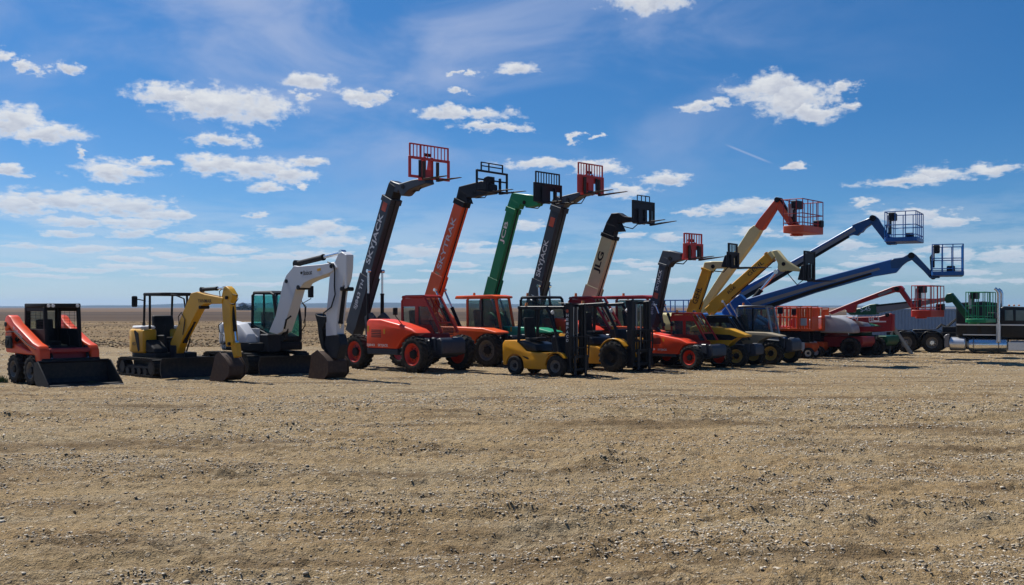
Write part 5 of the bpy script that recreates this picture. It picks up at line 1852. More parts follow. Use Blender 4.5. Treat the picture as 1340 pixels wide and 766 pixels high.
def white_excavator():
    Z = zz(290, 320, 4.256)
    c = dict(u=335, v=487, a=43, under=(2.75, .45, 1.85, .62, 2.25, 1.92, .56), yb=-.18, bw=.36, boomc='digger_white',
             boom=Z([(262, 488), (300, 395), (342, 212), (360, 170), (392, 132), (400, 118), (425, 122), (560, 110), (622, 98), (642, 130), (606, 158), (496, 196), (456, 216), (440, 240), (412, 250), (398, 300), (376, 372), (338, 486), (310, 502)]),
             stick=Z([(604, 150), (628, 100), (650, 50), (668, 40), (692, 58), (690, 130), (682, 190), (660, 262), (640, 430), (640, 512), (580, 514), (578, 420), (590, 300), (598, 200)]),
             cyls=[('arm_cylinder', Z([(420, 108)])[0], Z([(672, 46)])[0], .60, .085, 'black'), ('boom_cylinder', Z([(348, 520)])[0], Z([(420, 245)])[0], .6, .085, 'black'),
                   ('bucket_cylinder', Z([(682, 235)])[0], Z([(652, 520)])[0], .72, .075, 'black')],
             bucket=Z([(538, 612), (590, 590), (640, 620), (680, 652), (682, 715), (645, 745), (560, 748), (512, 742), (530, 660)]), bucket_w=.72, teeth=Z([(515, 738)])[0],
             hoses=[(Z([(590, 98), (622, 110), (630, 150), (628, 230), (632, 280), (610, 350), (570, 380), (566, 400)]), .022), (Z([(385, 400), (360, 420), (350, 470)]), .03), (Z([(455, 330), (470, 345), (468, 400), (455, 440)]), .014)],
             pins=[Z([(612, 122)])[0] + (.06,), Z([(670, 248)])[0] + (.06,), Z([(362, 205)])[0] + (.06,), Z([(428, 240)])[0] + (.07,)],
             texts=[('Bobcat', Z([(456, 160)])[0], Z([(504, 154)])[0], .14, 'letter_black')])
    m, px, bo, st = excavator('white excavator with glazed black cab and brown bucket on the ground', c)
    o = m.o
    yn = c['yb'] - c['bw'] / 2
    k = MB()
    p = m.poly(Z([(438, 156), (442, 152), (452, 152), (449, 166), (440, 166)]), yn)
    k.prism(p, yn - .004, yn - .001, 0)
    k.build('emblem', 'letter_black', bo)
    k = MB()
    k.prism(m.poly(Z([(532, 136), (552, 131), (553, 146), (533, 150)]), yn), yn - .004, yn - .001, 0)
    k.build('decal', 'gehl_yellow', bo)
    for yy in (c['yb'] - .17, c['yb'] + .17):
        px('link_rod', Z([(684, 56), (694, 58), (696, 240), (684, 246)]), .04, 'digger_white', .006, None, yy)
    px('bucket_link', Z([(578, 508), (648, 500), (662, 560), (640, 640), (598, 620), (570, 560)]), .30, 'charcoal', .02)
    px('thumb', Z([(518, 384), (534, 396), (556, 400), (580, 402), (580, 430), (560, 470), (566, 560), (580, 600), (556, 580), (540, 520), (532, 440)]), .34, 'black', .01)
    # house
    k = MB()
    k.plan([(-.90, -.50), (-.75, -.80), (-.5, -.90), (1.05, -.90), (1.10, 1.03), (-.5, 1.05), (-.8, .85), (-.95, .50)], .72, .98, .04, 2)
    k.build('turntable', 'black', o)
    k = MB()
    k.plan([(-1.05, -.45), (-.95, -.75), (-.70, -.92), (-.42, -.92), (-.42, -.5), (-.42, .5), (-.45, 1.05), (-.75, 1.05), (-.98, .82), (-1.05, .55)], .90, 1.60, .07, 3)
    k.build('counterweight', 'digger_white', o)
    k = MB()
    k.hull([(-.55, -.95, .98), (.90, -.94, .98), (.90, -.52, .98), (-.55, -.40, .98), (-.55, -.88, 1.64), (.38, -.88, 1.55), (.85, -.86, 1.24), (.85, -.56, 1.24), (.38, -.52, 1.60), (-.55, -.44, 1.68)],
           [(0, 1, 2, 3), (0, 4, 5, 6, 1), (1, 6, 7, 2), (2, 7, 8, 9, 3), (3, 9, 4, 0), (4, 9, 8, 5), (5, 8, 7, 6)], .05, 2)
    k.build('side_deck', 'digger_white', o)
    k = MB()
    k.box(-.45, .80, -.40, -.37, .98, 1.42, .01)
    k.prism([(-.50, .98), (-.50, 1.46), (.3, 1.40), (.8, 1.15), (.8, .98)], -.46, -.40, .02)
    k.build('inner_cover', 'hood_grey', o)
    k = MB()
    k.box(.85, 1.30, -.42, .06, .70, 1.25, .03)
    k.build('boom_bracket', 'charcoal', o)
    # cab with its glass
    x0, x1, y0, y1, z0, z1 = -.40, 1.00, .06, 1.04, .98, 2.58
    k = MB()
    k.prism([(x0, z0), (x0, 1.50), (x0 + .1, 1.52), (x1 + .04, 1.10), (x1 + .04, z0)], y0, y1, .03)
    cab = k.build('cab_body', 'black', o)
    k = MB()
    for y in (y0 + .04, y1 - .04):
        k.tube([(x0 + .04, y, 1.45), (x0 + .06, y, z1 - .10), (x0 + .16, y, z1 - .02), (x1 - .30, y, z1 - .02), (x1 - .16, y, z1 - .08), (x1 + .02, y, 1.65), (x1 + .02, y, 1.05)], .05, 8)
        k.bar((.32, y, 1.4), (.30, y, z1 - .03), .05)
    for x, z in ((x0 + .12, z1 - .03), (x1 - .24, z1 - .05), (x1 + .02, 1.12)):
        k.bar((x, y0 + .04, z), (x, y1 - .04, z), .08)
    k.build('cab_frame', 'black', cab)
    k = MB()
    k.prism([(x0 + .06, z1 - .04), (x0 + .12, z1 + .03), (x1 - .3, z1 + .04), (x1 - .16, z1 - .03)], y0 + .01, y1 - .01, .02)
    k.build('cab_roof', 'black', cab)
    for (y, nm) in ((y0 + .035, 'side_window'), (y1 - .045, 'door_window')):
        for (pa, pb) in (((x0 + .10, 1.52), (.29, z1 - .10)), ((.34, 1.34), (x1 - .06, z1 - .10))):
            k = MB()
            if pa[0] < 0:
                k.box(pa[0], pb[0], y, y + .01, pa[1], pb[1], 0)
            else:
                k.prism([(pa[0], 1.34), (pa[0], z1 - .08), (x1 - .22, z1 - .08), (x1 - .01, 1.65), (x1 - .01, 1.15)], y, y + .01, 0)
            k.build(nm, 'green_glass', cab)
    k = MB()
    k.box(x1 + .0, x1 + .012, y0 + .09, y1 - .09, 1.16, 1.66, 0)
    k.hull([(x1 + .0, y0 + .09, 1.68), (x1 + .0, y1 - .09, 1.68), (x1 - .17, y1 - .09, z1 - .10), (x1 - .17, y0 + .09, z1 - .10), (x1 + .012, y0 + .09, 1.68), (x1 + .012, y1 - .09, 1.68), (x1 - .158, y1 - .09, z1 - .10), (x1 - .158, y0 + .09, z1 - .10)],
           [(0, 1, 2, 3), (7, 6, 5, 4), (0, 4, 5, 1), (1, 5, 6, 2), (2, 6, 7, 3), (3, 7, 4, 0)])
    k.build('windscreen', 'green_glass', cab)
    k = MB()
    k.box(x0 + .045, x0 + .055, y0 + .1, y1 - .1, 1.52, z1 - .10, 0)
    k.build('rear_window', 'green_glass', cab)
    seat(cab, .1, .55, 1.2)
    mirror(m, (x1 + .02, y1, 2.2), (x1 + .12, y1 + .30, 2.60), cab, .2, .38)
    k = MB()
    k.tube([(x1 + .04, y1 - .02, 2.3), (x1 + .16, y1 + .04, 2.1), (x1 + .16, y1 + .04, 1.5), (x1 + .04, y1 - .02, 1.3)], .018, 6)
    k.build('grab_rail', 'black', cab)
    side_text(m, 'E85', (-.62, .84), (-.30, .84), .12, 'white', -.905, o)
    return m
yellow_excavator()
white_excavator()

# ------------------------------------------------------------------ lift platforms
def rail(k, pts, r=.02):
    for a, b in zip(pts[:-1], pts[1:]):
        k.cyl(a, b, r, None, 6)

def work_basket(m, u, v, W, D, H, col, floor_col, yc=0.0, box_h=.14):
    """guard-railed work platform; (u, v) is where the jib meets the back of its floor"""
    o = m.o
    x, z = m.at(u, v, yc)
    x0, x1, y0, y1 = x - .12, x - .12 + D, yc - W / 2, yc + W / 2
    k = MB()
    k.plan([(x0, y0 + .06), (x0 + .06, y0), (x1 - .06, y0), (x1, y0 + .06), (x1, y1 - .06), (x1 - .06, y1), (x0 + .06, y1), (x0, y1 - .06)], z - box_h / 2, z + box_h / 2, .015)
    k.box(x - .16, x0 + .3, yc - .22, yc + .22, z - box_h / 2 - .07, z - box_h / 2 - .002, .02)
    fl = k.build('platform', floor_col, o)
    k = MB()
    zb, zt, zm = z + box_h / 2, z + H, z + H * .52
    ring = [(x0 + .03, y0 + .03), (x1 - .03, y0 + .03), (x1 - .03, y1 - .03), (x0 + .03, y1 - .03), (x0 + .03, y0 + .03)]
    for h in (zt, zm, z + box_h / 2 + .10):
        rail(k, [(a, b, h) for a, b in ring], .019)
    for i in range(4):
        a, b = ring[i], ring[i + 1]
        n = 4 if abs(a[1] - b[1]) > 1 else 3
        for q in range(n):
            p = (a[0] + (b[0] - a[0]) * q / n, a[1] + (b[1] - a[1]) * q / n)
            k.cyl((p[0], p[1], zb), (p[0], p[1], zt), .018, None, 6)
    k.build('guard_rail', col, fl)
    k = MB()
    k.box(x0 + .06, x0 + .30, yc - .35, yc + .25, zt - .28, zt + .02, .03)
    k.box(x0 + .05, x0 + .12, yc - .18, yc + .08, z + .25, zt - .28, .02)
    k.build('control_box', 'charcoal', fl)
    k = MB()
    k.box(x0 + .05, x0 + .09, y0 + .35, y0 + .70, z + .5, zt - .1, .01)
    k.build('manual_box', 'hood_grey', fl)
    k = MB()
    k.box(x0 + .55, x0 + .85, y1 - .40, y1 - .10, zb, zb + .26, .03)
    k.build('tool_box', 'charcoal', fl)
    k = MB()
    k.tube([(x0 + .1, yc - .3, zt - .1), (x0 - .02, yc - .34, zm), (x0 + .02, yc - .2, z)], .022, 6)
    k.tube([(x0 + .12, yc + .2, zt - .15), (x0 - .04, yc + .22, zm + .1), (x0, yc + .1, z)], .022, 6)
    k.build('cable', 'black', fl)
    return fl

def boom_lift(label, c):
    wb, tr, r = c.get('wb', 2.4), c.get('track', 2.0), c.get('r', .50)
    ref = (wb / 2, -tr / 2) if c.get('at_wheel') else (0, 0)
    m = Machine('boom_lift', label, 'boom lift', c['u'], c['v'], c['a'], ref, 'boom lifts raised behind the telehandlers')
    o = m.o
    for sx in (-1, 1):
        for sy in (-1, 1):
            add_wheel(o, sx * wb / 2, sy * tr / 2, r, .36, c.get('rim', 'grey_rim'), 16, 'lift')
    k = MB()
    k.prism([(-wb / 2 - .4, .45), (-wb / 2 - .4, .85), (wb / 2 + .4, .85), (wb / 2 + .45, .60), (wb / 2 + .3, .40), (-wb / 2, .40)], -tr / 2 + .22, tr / 2 - .22, .03)
    k.cyl((0, 0, .85), (0, 0, 1.0), .5, None, 20)
    k.build('chassis', c['chassis'], o)
    k = MB()
    k.plan([(-1.6, -.75), (-1.4, -1.05), (.75, -1.0), (.95, -.5), (.95, .5), (.75, 1.0), (-1.4, 1.05), (-1.6, .75)], 1.0, 1.16, .03)
    k.build('turntable', c['chassis'], o)
    hm = c.get('hood', c['col'])
    ht = c.get('hood_top', 1.85)
    for sy in (-1, 1):
        ya, yb = (.34, 1.02) if sy > 0 else (-1.02, -.34)
        k = MB()
        hx = c.get('hood_dx', 0)
        if hx:
            arc = [(-.35 + hx + 1.18 * math.cos(R(q)), 1.0 + (ht - 1.0) * math.sin(R(q)) ** .8) for q in range(0, 181, 12)]
            k.prism(arc, ya - .08, yb, .16, 4)
        else:
            k.prism([(-1.45 + hx, 1.165), (-1.5 + hx, ht - .3), (-1.2 + hx, ht), (-.5 + hx, ht + .02), (.10 + hx, ht - .12), (.52 + hx, ht - .34), (.75 + hx, 1.34), (.80 + hx, 1.165)], ya - (.08 if hx else 0), yb, .14, 3)
        k.build('engine_hood', hm, o)
    k = MB()
    k.prism([(-1.75, .95), (-1.82, 1.5), (-1.55, 1.62), (-1.47, .95)], -.9, .9, .06, 2)
    k.build('counterweight', c['col'], o)
    parts = {}
    for (nm, pts, wid, mat) in c['girders']:
        k = MB()
        k.prism(m.poly(pts, -wid / 2), -wid / 2, wid / 2, .02)
        parts.setdefault(nm, k.build(nm, mat, o))
    for (nm, pts, y, mat, par) in c.get('strips', ()):
        k = MB()
        k.prism(m.poly(pts, y), y - .012, y - .001, 0)
        k.build(nm, mat, parts.get(par, o))
    for (p0, p1, sp, rr, mat) in c.get('cyls', ()):
        cylinder(m, m.at(*p0, -.3), m.at(*p1, -.3), -.3, rr, sp, mat)
    for (u, v, rr, wid) in c.get('pins', ()):
        p = m.at(u, v, -wid / 2)
        k = MB()
        k.cyl((p[0], -wid / 2 - .03, p[1]), (p[0], wid / 2 + .03, p[1]), rr, None, 16)
        k.build('pin', 'black', o)
    for (t, p0, p1, h, mat, y, par) in c.get('texts', ()):
        side_text(m, t, m.at(*p0, y), m.at(*p1, y), h, mat, y, parts.get(par, o), .015)
    b = c['basket']
    work_basket(m, b[0], b[1], b[2], b[3], b[4], b[5], b[6], box_h=b[7] if len(b) > 7 else .14)
    if c.get('hose'):
        k = MB()
        P = [m.at(u, v, -.2) for u, v in c['hose']]
        k.tube([(p[0], -.2, p[1]) for p in P], .035, 6)
        k.build('hose', 'hose', o)
    return m

Z2 = zz(940, 250, 3.941); Z88 = zz(1080, 370, 7.29); ZR = zz(1160, 370, 7.444)
def boom_lifts():
    boom_lift('cream boom lift with orange jib and orange work basket held high', dict(u=900, v=470.5, a=40, col='cream', chassis='charcoal',
        girders=[('boom', [(980, 300), (986.5, 294.5), (996, 301), (990, 312), (931, 392), (920, 409), (908, 412)], .24, 'cream'),
                 ('inner_boom', Z2([(185, 182), (205, 150), (278, 60), (300, 36), (318, 52), (296, 92), (232, 196), (212, 206)]), .24, 'basket_orange'),
                 ('jib', Z2([(288, 72), (300, 38), (322, 42), (345, 82), (414, 182), (408, 222), (388, 218), (296, 86)]), .20, 'basket_orange')],
        strips=[('hose_track', Z2([(312, 40), (324, 44), (414, 180), (404, 184)]), -.105, 'black', 'jib')],
        pins=[Z2([(302, 46)])[0] + (.10, .30), Z2([(400, 212)])[0] + (.10, .26)],
        basket=Z2([(402, 205)])[0] + (1.85, .80, 1.08, 'dark_red', 'basket_orange', .26)))
    boom_lift('blue boom lift with the higher work basket, grey tracks along its boom', dict(u=985, v=466.7, a=30, col='bright_blue', chassis='blue',
        girders=[('boom', [(934, 397), (1050, 334), (1092, 310), (1121, 293), (1133, 288), (1137, 292), (1128, 304), (1112, 308), (1082, 326), (1020, 362), (940, 408)], .32, 'bright_blue'),
                 ('boom_head', Z2([(690, 175), (775, 140), (800, 125), (812, 135), (785, 172), (745, 200), (715, 230), (690, 225)]), .34, 'blue'),
                 ('jib', Z2([(776, 138), (788, 128), (805, 127), (822, 140), (840, 172), (893, 250), (892, 272), (868, 274), (858, 260), (785, 168)]), .26, 'blue')],
        strips=[('boom_track', [(960, 389.5), (1118, 298), (1120, 302), (962, 394.5)], -.162, 'boom_grey', 'boom'), ('hose_track', [(964, 392.5), (1110, 308.5), (1112, 311), (968, 396.5)], -.166, 'black', 'boom')],
        cyls=[((980, 398), (1016, 356), .45, .10, 'black')], pins=[Z2([(795, 140)])[0] + (.12, .36), Z2([(880, 262)])[0] + (.12, .32)],
        basket=Z2([(893, 258)])[0] + (1.9, 1.20, 1.08, 'bright_blue', 'bright_blue', .16)))
    boom_lift('blue boom lift with the lower work basket on its long low boom', dict(u=955, v=469, a=22, col='bright_blue', chassis='blue',
        girders=[('boom', [(950, 399), (1060, 367.5), (1166, 339.5), (1178, 337), (1186, 342), (1173, 357), (1143, 362), (1067, 383.5), (1024, 398), (1008, 404), (955, 412)], .32, 'bright_blue'),
                 ('boom_head', Z2([(885, 358), (905, 348), (950, 342), (985, 322), (1008, 320), (1008, 352), (975, 365), (930, 400), (890, 400)]), .34, 'blue'),
                 ('jib', Z2([(982, 332), (990, 320), (1006, 320), (1022, 332), (1112, 428), (1118, 446), (1092, 450), (1058, 412), (1000, 358)]), .26, 'blue'),
                 ('riser', [(960.5, 390), (968, 385), (990, 405), (986, 420), (950, 425), (944, 408)], .60, 'bright_blue')],
        strips=[('boom_track', [(980, 398), (1060, 374.5), (1150, 350.5), (1152, 353), (1062, 378), (984, 402)], -.162, 'boom_grey', 'boom'),
                ('hose_track', [(1000, 400), (1060, 380), (1140, 357), (1141, 359.5), (1062, 384), (1010, 402)], -.166, 'black', 'boom')],
        pins=[Z2([(995, 333)])[0] + (.12, .36), Z2([(1108, 440)])[0] + (.12, .32)],
        basket=Z2([(1116, 430)])[0] + (2.0, 1.12, 1.08, 'bright_blue', 'bright_blue', .16)))
    boom_lift('red boom lift with rounded grey hood and low red work basket', dict(u=1113, v=467.5, a=40, at_wheel=True, wb=2.0, track=1.85, r=.42, col='dark_red', chassis='dark_red', hood='hood_grey', hood_top=1.74, hood_dx=.38, rim='black',
        girders=[('boom', Z88([(20, 282), (250, 190), (480, 100), (640, 38), (715, 28), (748, 62), (700, 96), (660, 90), (510, 136), (290, 212), (272, 285), (205, 285), (190, 252), (60, 304)]), .24, 'dark_red'),
                 ('jib', ZR([(85, 92), (70, 60), (95, 32), (135, 32), (165, 75), (250, 200), (325, 290), (322, 326), (290, 326), (205, 205), (120, 90)]), .20, 'dark_red'),
                 ('riser', Z88([(120, 332), (420, 326), (520, 322), (620, 294), (640, 300), (640, 462), (548, 468), (232, 470), (230, 420), (540, 418), (440, 388), (300, 366), (130, 362)]), .30, 'dark_red')],
        strips=[('decal', Z88([(500, 112), (625, 62), (640, 82), (510, 134)]), -.122, 'boom_grey', 'boom'), ('stripe', Z88([(420, 368), (580, 366), (580, 378), (420, 380)]), -.152, 'white', 'riser')],
        pins=[Z88([(680, 60)])[0] + (.10, .30), Z88([(590, 310)])[0] + (.08, .36)],
        texts=[('45 AJ', Z88([(152, 342)])[0], Z88([(312, 342)])[0], .18, 'white', -.15, 'riser'), ('HC3', Z88([(415, 348)])[0], Z88([(515, 346)])[0], .20, 'white', -.15, 'riser')],
        basket=ZR([(335, 300)])[0] + (1.75, .80, 1.12, 'red', 'red', .28)))
    boom_lift('dark green boom lift with grey boom, half hidden behind the red boom lift', dict(u=1146, v=465.2, a=40, at_wheel=True, wb=2.1, track=1.9, r=.42, col='dark_green', chassis='dark_green', hood='dark_green', hood_top=1.65, rim='grey_rim',
        girders=[('boom', Z88([(185, 272), (335, 242), (430, 206), (482, 202), (486, 300), (440, 306), (240, 310)]), .36, 'dark_green'),
                 ('inner_boom', [(1144, 400), (1206, 393), (1238, 389), (1242, 393), (1206, 400), (1146, 410)], .28, 'boom_grey'),
                 ('boom_head', ZR([(560, 160), (585, 110), (635, 100), (650, 140), (640, 190), (580, 200)]), .30, 'dark_green'),
                 ('jib', ZR([(595, 120), (632, 100), (660, 130), (820, 330), (850, 372), (800, 378), (760, 350), (630, 180)]), .24, 'dark_green')],
        strips=[('boom_top_plate', [(1146, 399), (1206, 392.6), (1206, 394.6), (1146, 401.5)], -.145, 'charcoal', 'inner_boom')],
        texts=[('S-45', Z88([(335, 262)])[0], Z88([(430, 246)])[0], .20, 'letter_grey', -.18, 'boom')],
        basket=ZR([(850, 370)])[0] + (1.6, .80, 1.18, 'green', 'green', .16)))
boom_lifts()

def scissor_lift(label, u, v, a, col, L=2.4, W=1.15, zp=1.12, top=2.15, panels=True, rim='white_rim', group='folded scissor lifts'):
    m = Machine('scissor_lift', label, 'scissor lift', u, v, a, (L * .43, -W / 2 - .05), group)
    o = m.o
    for sx in (-1, 1):
        for sy in (-1, 1):
            add_wheel(o, sx * (L * .43), sy * (W / 2 + .05), .23, .20, rim, 0, 'lift')
    k = MB()
    k.prism([(-L / 2 + .1, .22), (-L / 2, .45), (-L / 2, .62), (L / 2, .62), (L / 2 + .05, .45), (L / 2 - .1, .22)], -W / 2 + .06, W / 2 - .06, .03)
    k.build('chassis', col, o)
    for sy in (-1, 1):
        k = MB()
        y = sy * (W / 2 - .01)
        k.box(-.55, .62, min(y, y + sy * .16), max(y, y + sy * .16), .28, .66, .03)
        k.build('battery_box', 'hood_grey', o)
    k = MB()
    for q in range(4):
        z0 = .66 + q * .10
        for sy in (-1, 1):
            y = sy * (W / 2 - .16 - .05 * (q % 2))
            k.bar((-L / 2 + .15, y, z0 + .02), (L / 2 - .15, y, z0 + .07), .06, .08, .004)
            k.bar((-L / 2 + .15, y - sy * .07, z0 + .07), (L / 2 - .15, y - sy * .07, z0 + .02), .06, .08, .004)
    k.build('scissor_arm', 'charcoal' if col != 'bright_blue' else 'blue', o)
    k = MB()
    k.box(-L / 2, L / 2, -W / 2, W / 2, zp, zp + .10, .01)
    pf = k.build('platform', col, o)
    k = MB()
    for sy in (-1, 1):
        y = sy * (W / 2 - .03)
        for h in (top, (top + zp) / 2 + .06):
            rail(k, [(-L / 2 + .03, y, h), (L / 2 - .03, y, h)], .024)
        for q in range(5):
            x = -L / 2 + .03 + (L - .06) * q / 4
            rail(k, [(x, y, zp + .1), (x, y, top)], .024)
    for x in (-L / 2 + .03, L / 2 - .03):
        for h in (top, (top + zp) / 2 + .06):
            rail(k, [(x, -W / 2 + .03, h), (x, W / 2 - .03, h)], .022)
    k.build('guard_rail', col, pf)
    if panels:
        k = MB()
        for q in range(9):
            y = -W / 2 + .08 + (W - .16) * q / 8
            k.box(L / 2 - .035, L / 2 - .012, y - .022, y + .022, zp + .1, top - .06, .003)
        k.box(L / 2 - .012, L / 2, -W / 2 + .06, W / 2 - .06, zp + .1, zp + .52, .003)
        k.build('front_panel', col, pf)
    if panels is True:
        k = MB()
        for q in range(6):
            x = L / 2 - .60 + .105 * q
            k.box(x, x + .075, -W / 2 + .004, -W / 2 + .02, zp + .1, top - .05, .003)
        k.build('side_panel', col, pf)
        k = MB()
        k.box(L / 2 - .46, L / 2 - .20, -W / 2 - .012, -W / 2 + .003, zp + .22, zp + .52, .01)
        k.build('document_box', 'hood_grey', pf)
    k = MB()
    k.box(-L / 2 + .4, -L / 2 + .62, -W / 2 - .06, -W / 2 + .02, top - .30, top - .02, .02)
    k.build('control_box', 'charcoal', pf)
    k = MB()
    for q in range(3):
        k.bar((-L / 2 - .02, -.2, .5 + q * .25), (-L / 2 - .02, .2, .5 + q * .25), .03)
    for y in (-.2, .2):
        k.bar((-L / 2 - .02, y, .3), (-L / 2 - .02, y, zp), .03)
    k.build('ladder', col, o)
    return m
def scissor_lifts():
    scissor_lift('orange scissor lift with white wheels, nearest of the folded lifts', 1058, 469.5, 30, 'scissor_orange', 1.8, 1.15, 1.12, 2.12)
    scissor_lift('orange scissor lift folded just behind the one with white wheels', 1072, 467.2, 32, 'scissor_orange', 1.7, 1.1, 1.10, 2.06, rim='grey_rim', panels='front')
    scissor_lift('darker red scissor lift folded behind the black telehandler cab', 1034, 466.0, 30, 'red', 2.4, 1.15, 1.15, 2.05, 'front', rim='grey_rim')
    scissor_lift('red folded scissor lift with open rails, left of the orange ones', 1060, 463.5, 30, 'red', 2.4, 1.15, 1.15, 2.02, False, rim='grey_rim')
    scissor_lift('blue scissor lift whose rails show between the two steep booms', 896, 465.0, 28, 'bright_blue', 2.5, 1.2, 1.30, 2.40, False, rim='grey_rim')
scissor_lifts()

# ------------------------------------------------------------------ truck, container, ramp at the far right
def truck():
    m = Machine('semi_truck', 'long black semi truck tractor with chrome tanks and twin exhaust stacks', 'semi truck', 1220, 461.6, 29, (0, -1.0))
    o = m.o
    for x in (-1.12, 0.0):
        for y in (-1.0, -.66, .66, 1.0):
            add_wheel(o, x, y, .47, .26, 'grey_rim', 0, 'truck')
    for y in (-.95, .95):
        add_wheel(o, 5.3, y, .47, .28, 'brushed_chrome', 0, 'truck')
    k = MB()
    for y in (-.40, .40):
        k.box(-2.1, 6.0, y - .06, y + .06, .62, .92, .01)
    for x in (-2.0, -.55, .6, 1.2):
        k.box(x, x + .1, -.34, .34, .66, .88, .01)
    k.build('frame', 'black', o)
    k = MB()
    k.prism([(-1.0, .94), (-.9, 1.06), (.05, 1.06), (.25, .94)], -.42, .42, .02)
    k.build('fifth_wheel', 'charcoal', o)
    k = MB()
    k.box(.35, .95, -.38, .38, .92, 1.20, .03)
    k.box(-1.9, -1.3, -.30, .30, .92, 1.02, .02)
    k.build('deck_box', 'charcoal', o)
    k = MB()
    k.tube([(.95, -.30, 1.5), (.55, -.25, 1.15), (.30, -.1, 1.25), (.10, -.05, 1.08)], .03, 6)
    k.tube([(.95, .10, 1.6), (.50, .12, 1.2), (.25, .1, 1.3), (.05, .05, 1.08)], .03, 6)
    k.build('air_hose', 'hose', o)
    for x in (-1.12, 0.0):
        k = MB()
        pts = [(x + .56 * math.cos(R(a)), .47 + .56 * math.sin(R(a))) for a in range(10, 171, 16)]
        inn = [(x + .53 * math.cos(R(a)), .47 + .53 * math.sin(R(a))) for a in range(170, 9, -16)]
        for sy in (-1, 1):
            k.prism(pts + inn, min(sy * .52, sy * 1.14), max(sy * .52, sy * 1.14), .004)
        k.build('mudguard', 'truck_black', o)
    k = MB()
    k.prism([(.52, .25), (.52, .78), (.62, .86), (.72, .86), (.72, .25)], -1.12, -.6, .02)
    k.build('side_step', 'boom_grey', o)
    for sy in (-1, 1):
        k = MB()
        k.lathe([(0, 0), (.28, .0), (.31, .04), (.31, .62), (.28, .66), (0, .66)], (.74, sy * .86, .42), 'x', 24)
        k.build('air_tank', 'brushed_chrome', o)
        k = MB()
        k.lathe([(0, 0), (.20, .02), (.30, .12), (.32, .22), (.32, 1.62), (.30, 1.66), (0, 1.66)], (1.44, sy * .80, .40), 'x', 28)
        k.build('fuel_tank', 'chrome', o)
        k = MB()
        for x in (1.72, 2.75):
            k.lathe([(.321, 0), (.335, 0), (.335, .05), (.321, .05)], (x, sy * .80, .40), 'x', 24)
        k.build('tank_strap', 'steel', o)
        k = MB()
        k.box(3.15, 4.55, sy * .98 - .12, sy * .98 + .12, .16, .55, .02)
        k.build('cab_step', 'brushed_chrome', o)
    # sleeper
    k = MB()
    k.prism([(1.0, .80), (1.0, 2.16), (1.18, 2.30), (2.1, 2.36), (2.74, 2.28), (2.74, .80)], -1.02, 1.02, .06, 3)
    sl = k.build('sleeper', 'truck_black', o)
    k = MB()
    k.box(1.03, 2.68, -1.045, -1.018, 1.26, 1.33, .006)
    k.box(1.30, 2.66, -1.045, -1.018, .82, .87, .006)
    k.build('trim_strip', 'brushed_chrome', sl)
    k = MB()
    for x in (1.45, 2.05):
        k.box(x, x + .45, -1.032, -1.018, .90, 1.22, .02)
    k.build('locker_door', 'truck_black', sl)
    # cab and bonnet
    k = MB()
    k.prism([(2.80, .72), (2.80, 2.05), (2.95, 2.14), (3.85, 2.10), (4.20, 1.52), (4.24, .72)], -.98, .98, .06, 3)
    cb = k.build('cab', 'truck_black', o)
    k = MB()
    k.prism([(4.26, .66), (4.26, 1.48), (5.9, 1.30), (6.15, 1.15), (6.2, .66), (5.85, .60), (5.80, .98), (5.3, 1.05), (4.8, .98), (4.74, .60)], -.86, .86, .06, 3)
    k.build('bonnet', 'truck_black', o)
    k = MB()
    k.box(6.18, 6.30, -1.05, 1.05, .28, .62, .04)
    k.build('bumper', 'chrome', o)
    for sy in (-1, 1):
        y = sy * .985
        k = MB()
        k.prism([(3.02, 1.50), (3.02, 1.96), (3.34, 1.96), (3.36, 1.50)], min(y, y + sy * .01), max(y, y + sy * .01), 0)
        k.prism([(3.46, 1.50), (3.46, 1.96), (3.80, 1.95), (4.02, 1.55), (4.02, 1.50)], min(y, y + sy * .01), max(y, y + sy * .01), 0)
        k.build('side_window', 'blue_glass', cb)
        k = MB()
        k.box(2.84, 4.2, min(y, y + sy * .02), max(y, y + sy * .02), 1.27, 1.33, .005)
        k.build('trim_strip', 'brushed_chrome', cb)
        k = MB()
        k.tube([(3.95, sy * 1.0, 1.9), (4.0, sy * 1.2, 1.95)], .018, 6)
        k.box(3.96, 4.06, sy * 1.24 - .1, sy * 1.24 + .1, 1.45, 2.0, .03)
        k.build('mirror', 'chrome', cb)
    k = MB()
    k.hull([(3.90, -.85, 2.04), (3.90, .85, 2.04), (4.22, .85, 1.56), (4.22, -.85, 1.56), (3.88, -.85, 2.03), (3.88, .85, 2.03), (4.18, .85, 1.55), (4.18, -.85, 1.55)],
           [(0, 1, 2, 3), (7, 6, 5, 4), (0, 4, 5, 1), (1, 5, 6, 2), (2, 6, 7, 3), (3, 7, 4, 0)])
    k.build('windscreen', 'blue_glass', cb)
    for sy in (-1, 1):
        y = sy * .94
        k = MB()
        k.cyl((2.77, sy * 1.10, .55), (2.77, sy * 1.10, 1.35), .10, None, 14)
        k.build('heat_shield', 'brushed_chrome', o)
        k = MB()
        k.tube([(2.77, sy * 1.10, 1.34), (2.77, sy * 1.10, 2.72), (2.73, sy * 1.10, 2.84), (2.62, sy * 1.10, 2.94)], .068, 14)
        k.build('exhaust_stack', 'chrome', o)
    for x in (3.1, 3.3, 3.5):
        k = MB()
        k.box(x, x + .08, -.06, .06, 2.14, 2.21, .02)
        k.build('marker_lamp', 'amber', cb)

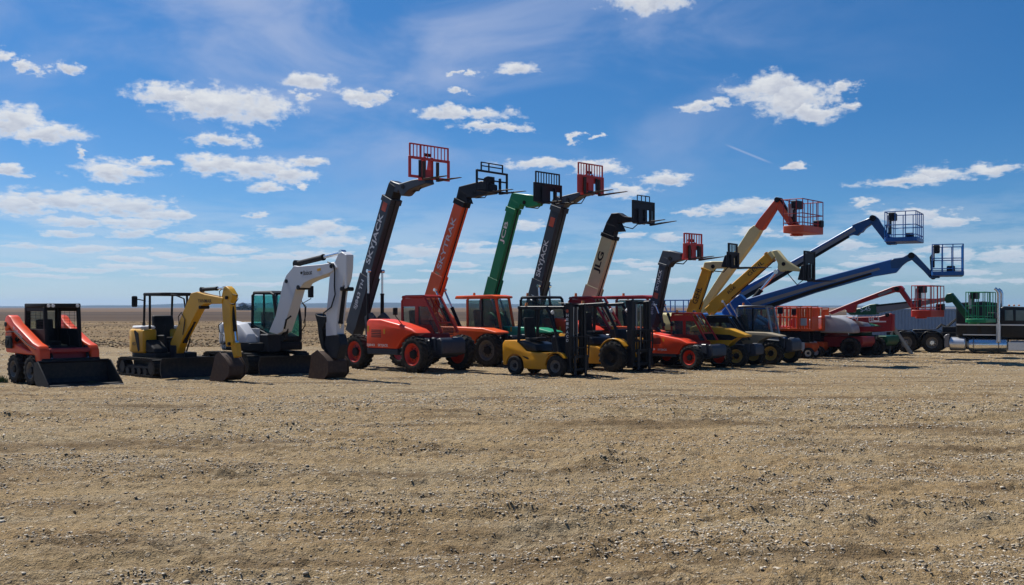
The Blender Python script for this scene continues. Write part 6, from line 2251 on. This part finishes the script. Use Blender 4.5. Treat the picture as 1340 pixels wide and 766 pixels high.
def container():
    m = Machine('shipping_container', 'pale blue corrugated shipping container behind the lifts', 'container', 1190, 453.0, 4, (0, 0))
    o = m.o
    L, W, H = 6.06, 2.2, 2.02
    for sy in (-1, 1):
        k = MB()
        n = 34
        pts = []
        for q in range(n):
            x0 = -L / 2 + .1 + (L - .2) * q / n
            w = (L - .2) / n
            pts += [(x0, 0), (x0 + w * .30, 0), (x0 + w * .45, .045), (x0 + w * .85, .045)]
        pts.append((L / 2 - .1, 0))
        y = sy * W / 2
        ring = [(x, y - sy * d) for x, d in pts] + [(x, y - sy * (d + .01)) for x, d in reversed(pts)]
        k.plan(ring, .16, H - .1, 0)
        k.build('side_wall', 'container_blue', o)
    for x in (-L / 2, L / 2 - .1):
        for y in (-W / 2 - .01, W / 2 - .09):
            k = MB()
            k.box(x, x + .1, y, y + .1, 0, H, .01)
            k.build('corner_post', 'container_blue', o)
    k = MB()
    for y in (-W / 2 - .008, W / 2 - .072):
        k.box(-L / 2 + .1, L / 2 - .1, y, y + .08, .02, .16, .01)
        k.box(-L / 2 + .1, L / 2 - .1, y, y + .08, H - .1, H - .003, .01)
    k.build('side_rail', 'container_blue', o)
    k = MB()
    k.box(-L / 2 + .1, L / 2 - .1, -W / 2 + .08, W / 2 - .08, H - .06, H - .02, 0)
    k.build('roof', 'container_blue', o)
    for i, x in enumerate((-L / 2 + .02, L / 2 - .06)):
        k = MB()
        k.box(x, x + .04, -W / 2 + .09, W / 2 - .09, .05, H - .05, .005)
        d = k.build('door' if i == 0 else 'end_wall', 'container_blue', o)
        if i == 0:
            k = MB()
            for y in (-.6, -.2, .2, .6):
                k.cyl((x - .03, y, .1), (x - .03, y, H - .1), .02, None, 8)
            k.build('lock_bar', 'steel', d)
def ramp():
    m = Machine('loading_ramp', 'grey ladder-like metal loading ramp leaning behind the red boom lift', 'ramp', 1195, 463.5, 14, (0, 0))
    o = m.o
    for y in (-.28, .28):
        k = MB()
        k.bar((-.08, y, .02), (-.86, y, 1.22), .05, .12, .006)
        k.build('side_rail', 'steel', o)
    for q in range(11):
        t = (q + .5) / 11
        k = MB()
        k.bar((-.08 - .78 * t, -.255, .02 + 1.2 * t), (-.08 - .78 * t, .255, .02 + 1.2 * t), .05, .03)
        k.build('rung', 'steel', o)
    k = MB()
    k.bar((-.86, -.22, 1.16), (-1.02, -.22, .02), .05)
    k.bar((-.86, .22, 1.16), (-1.02, .22, .02), .05)
    k.build('prop_leg', 'boom_grey', o)
truck()
container()
ramp()
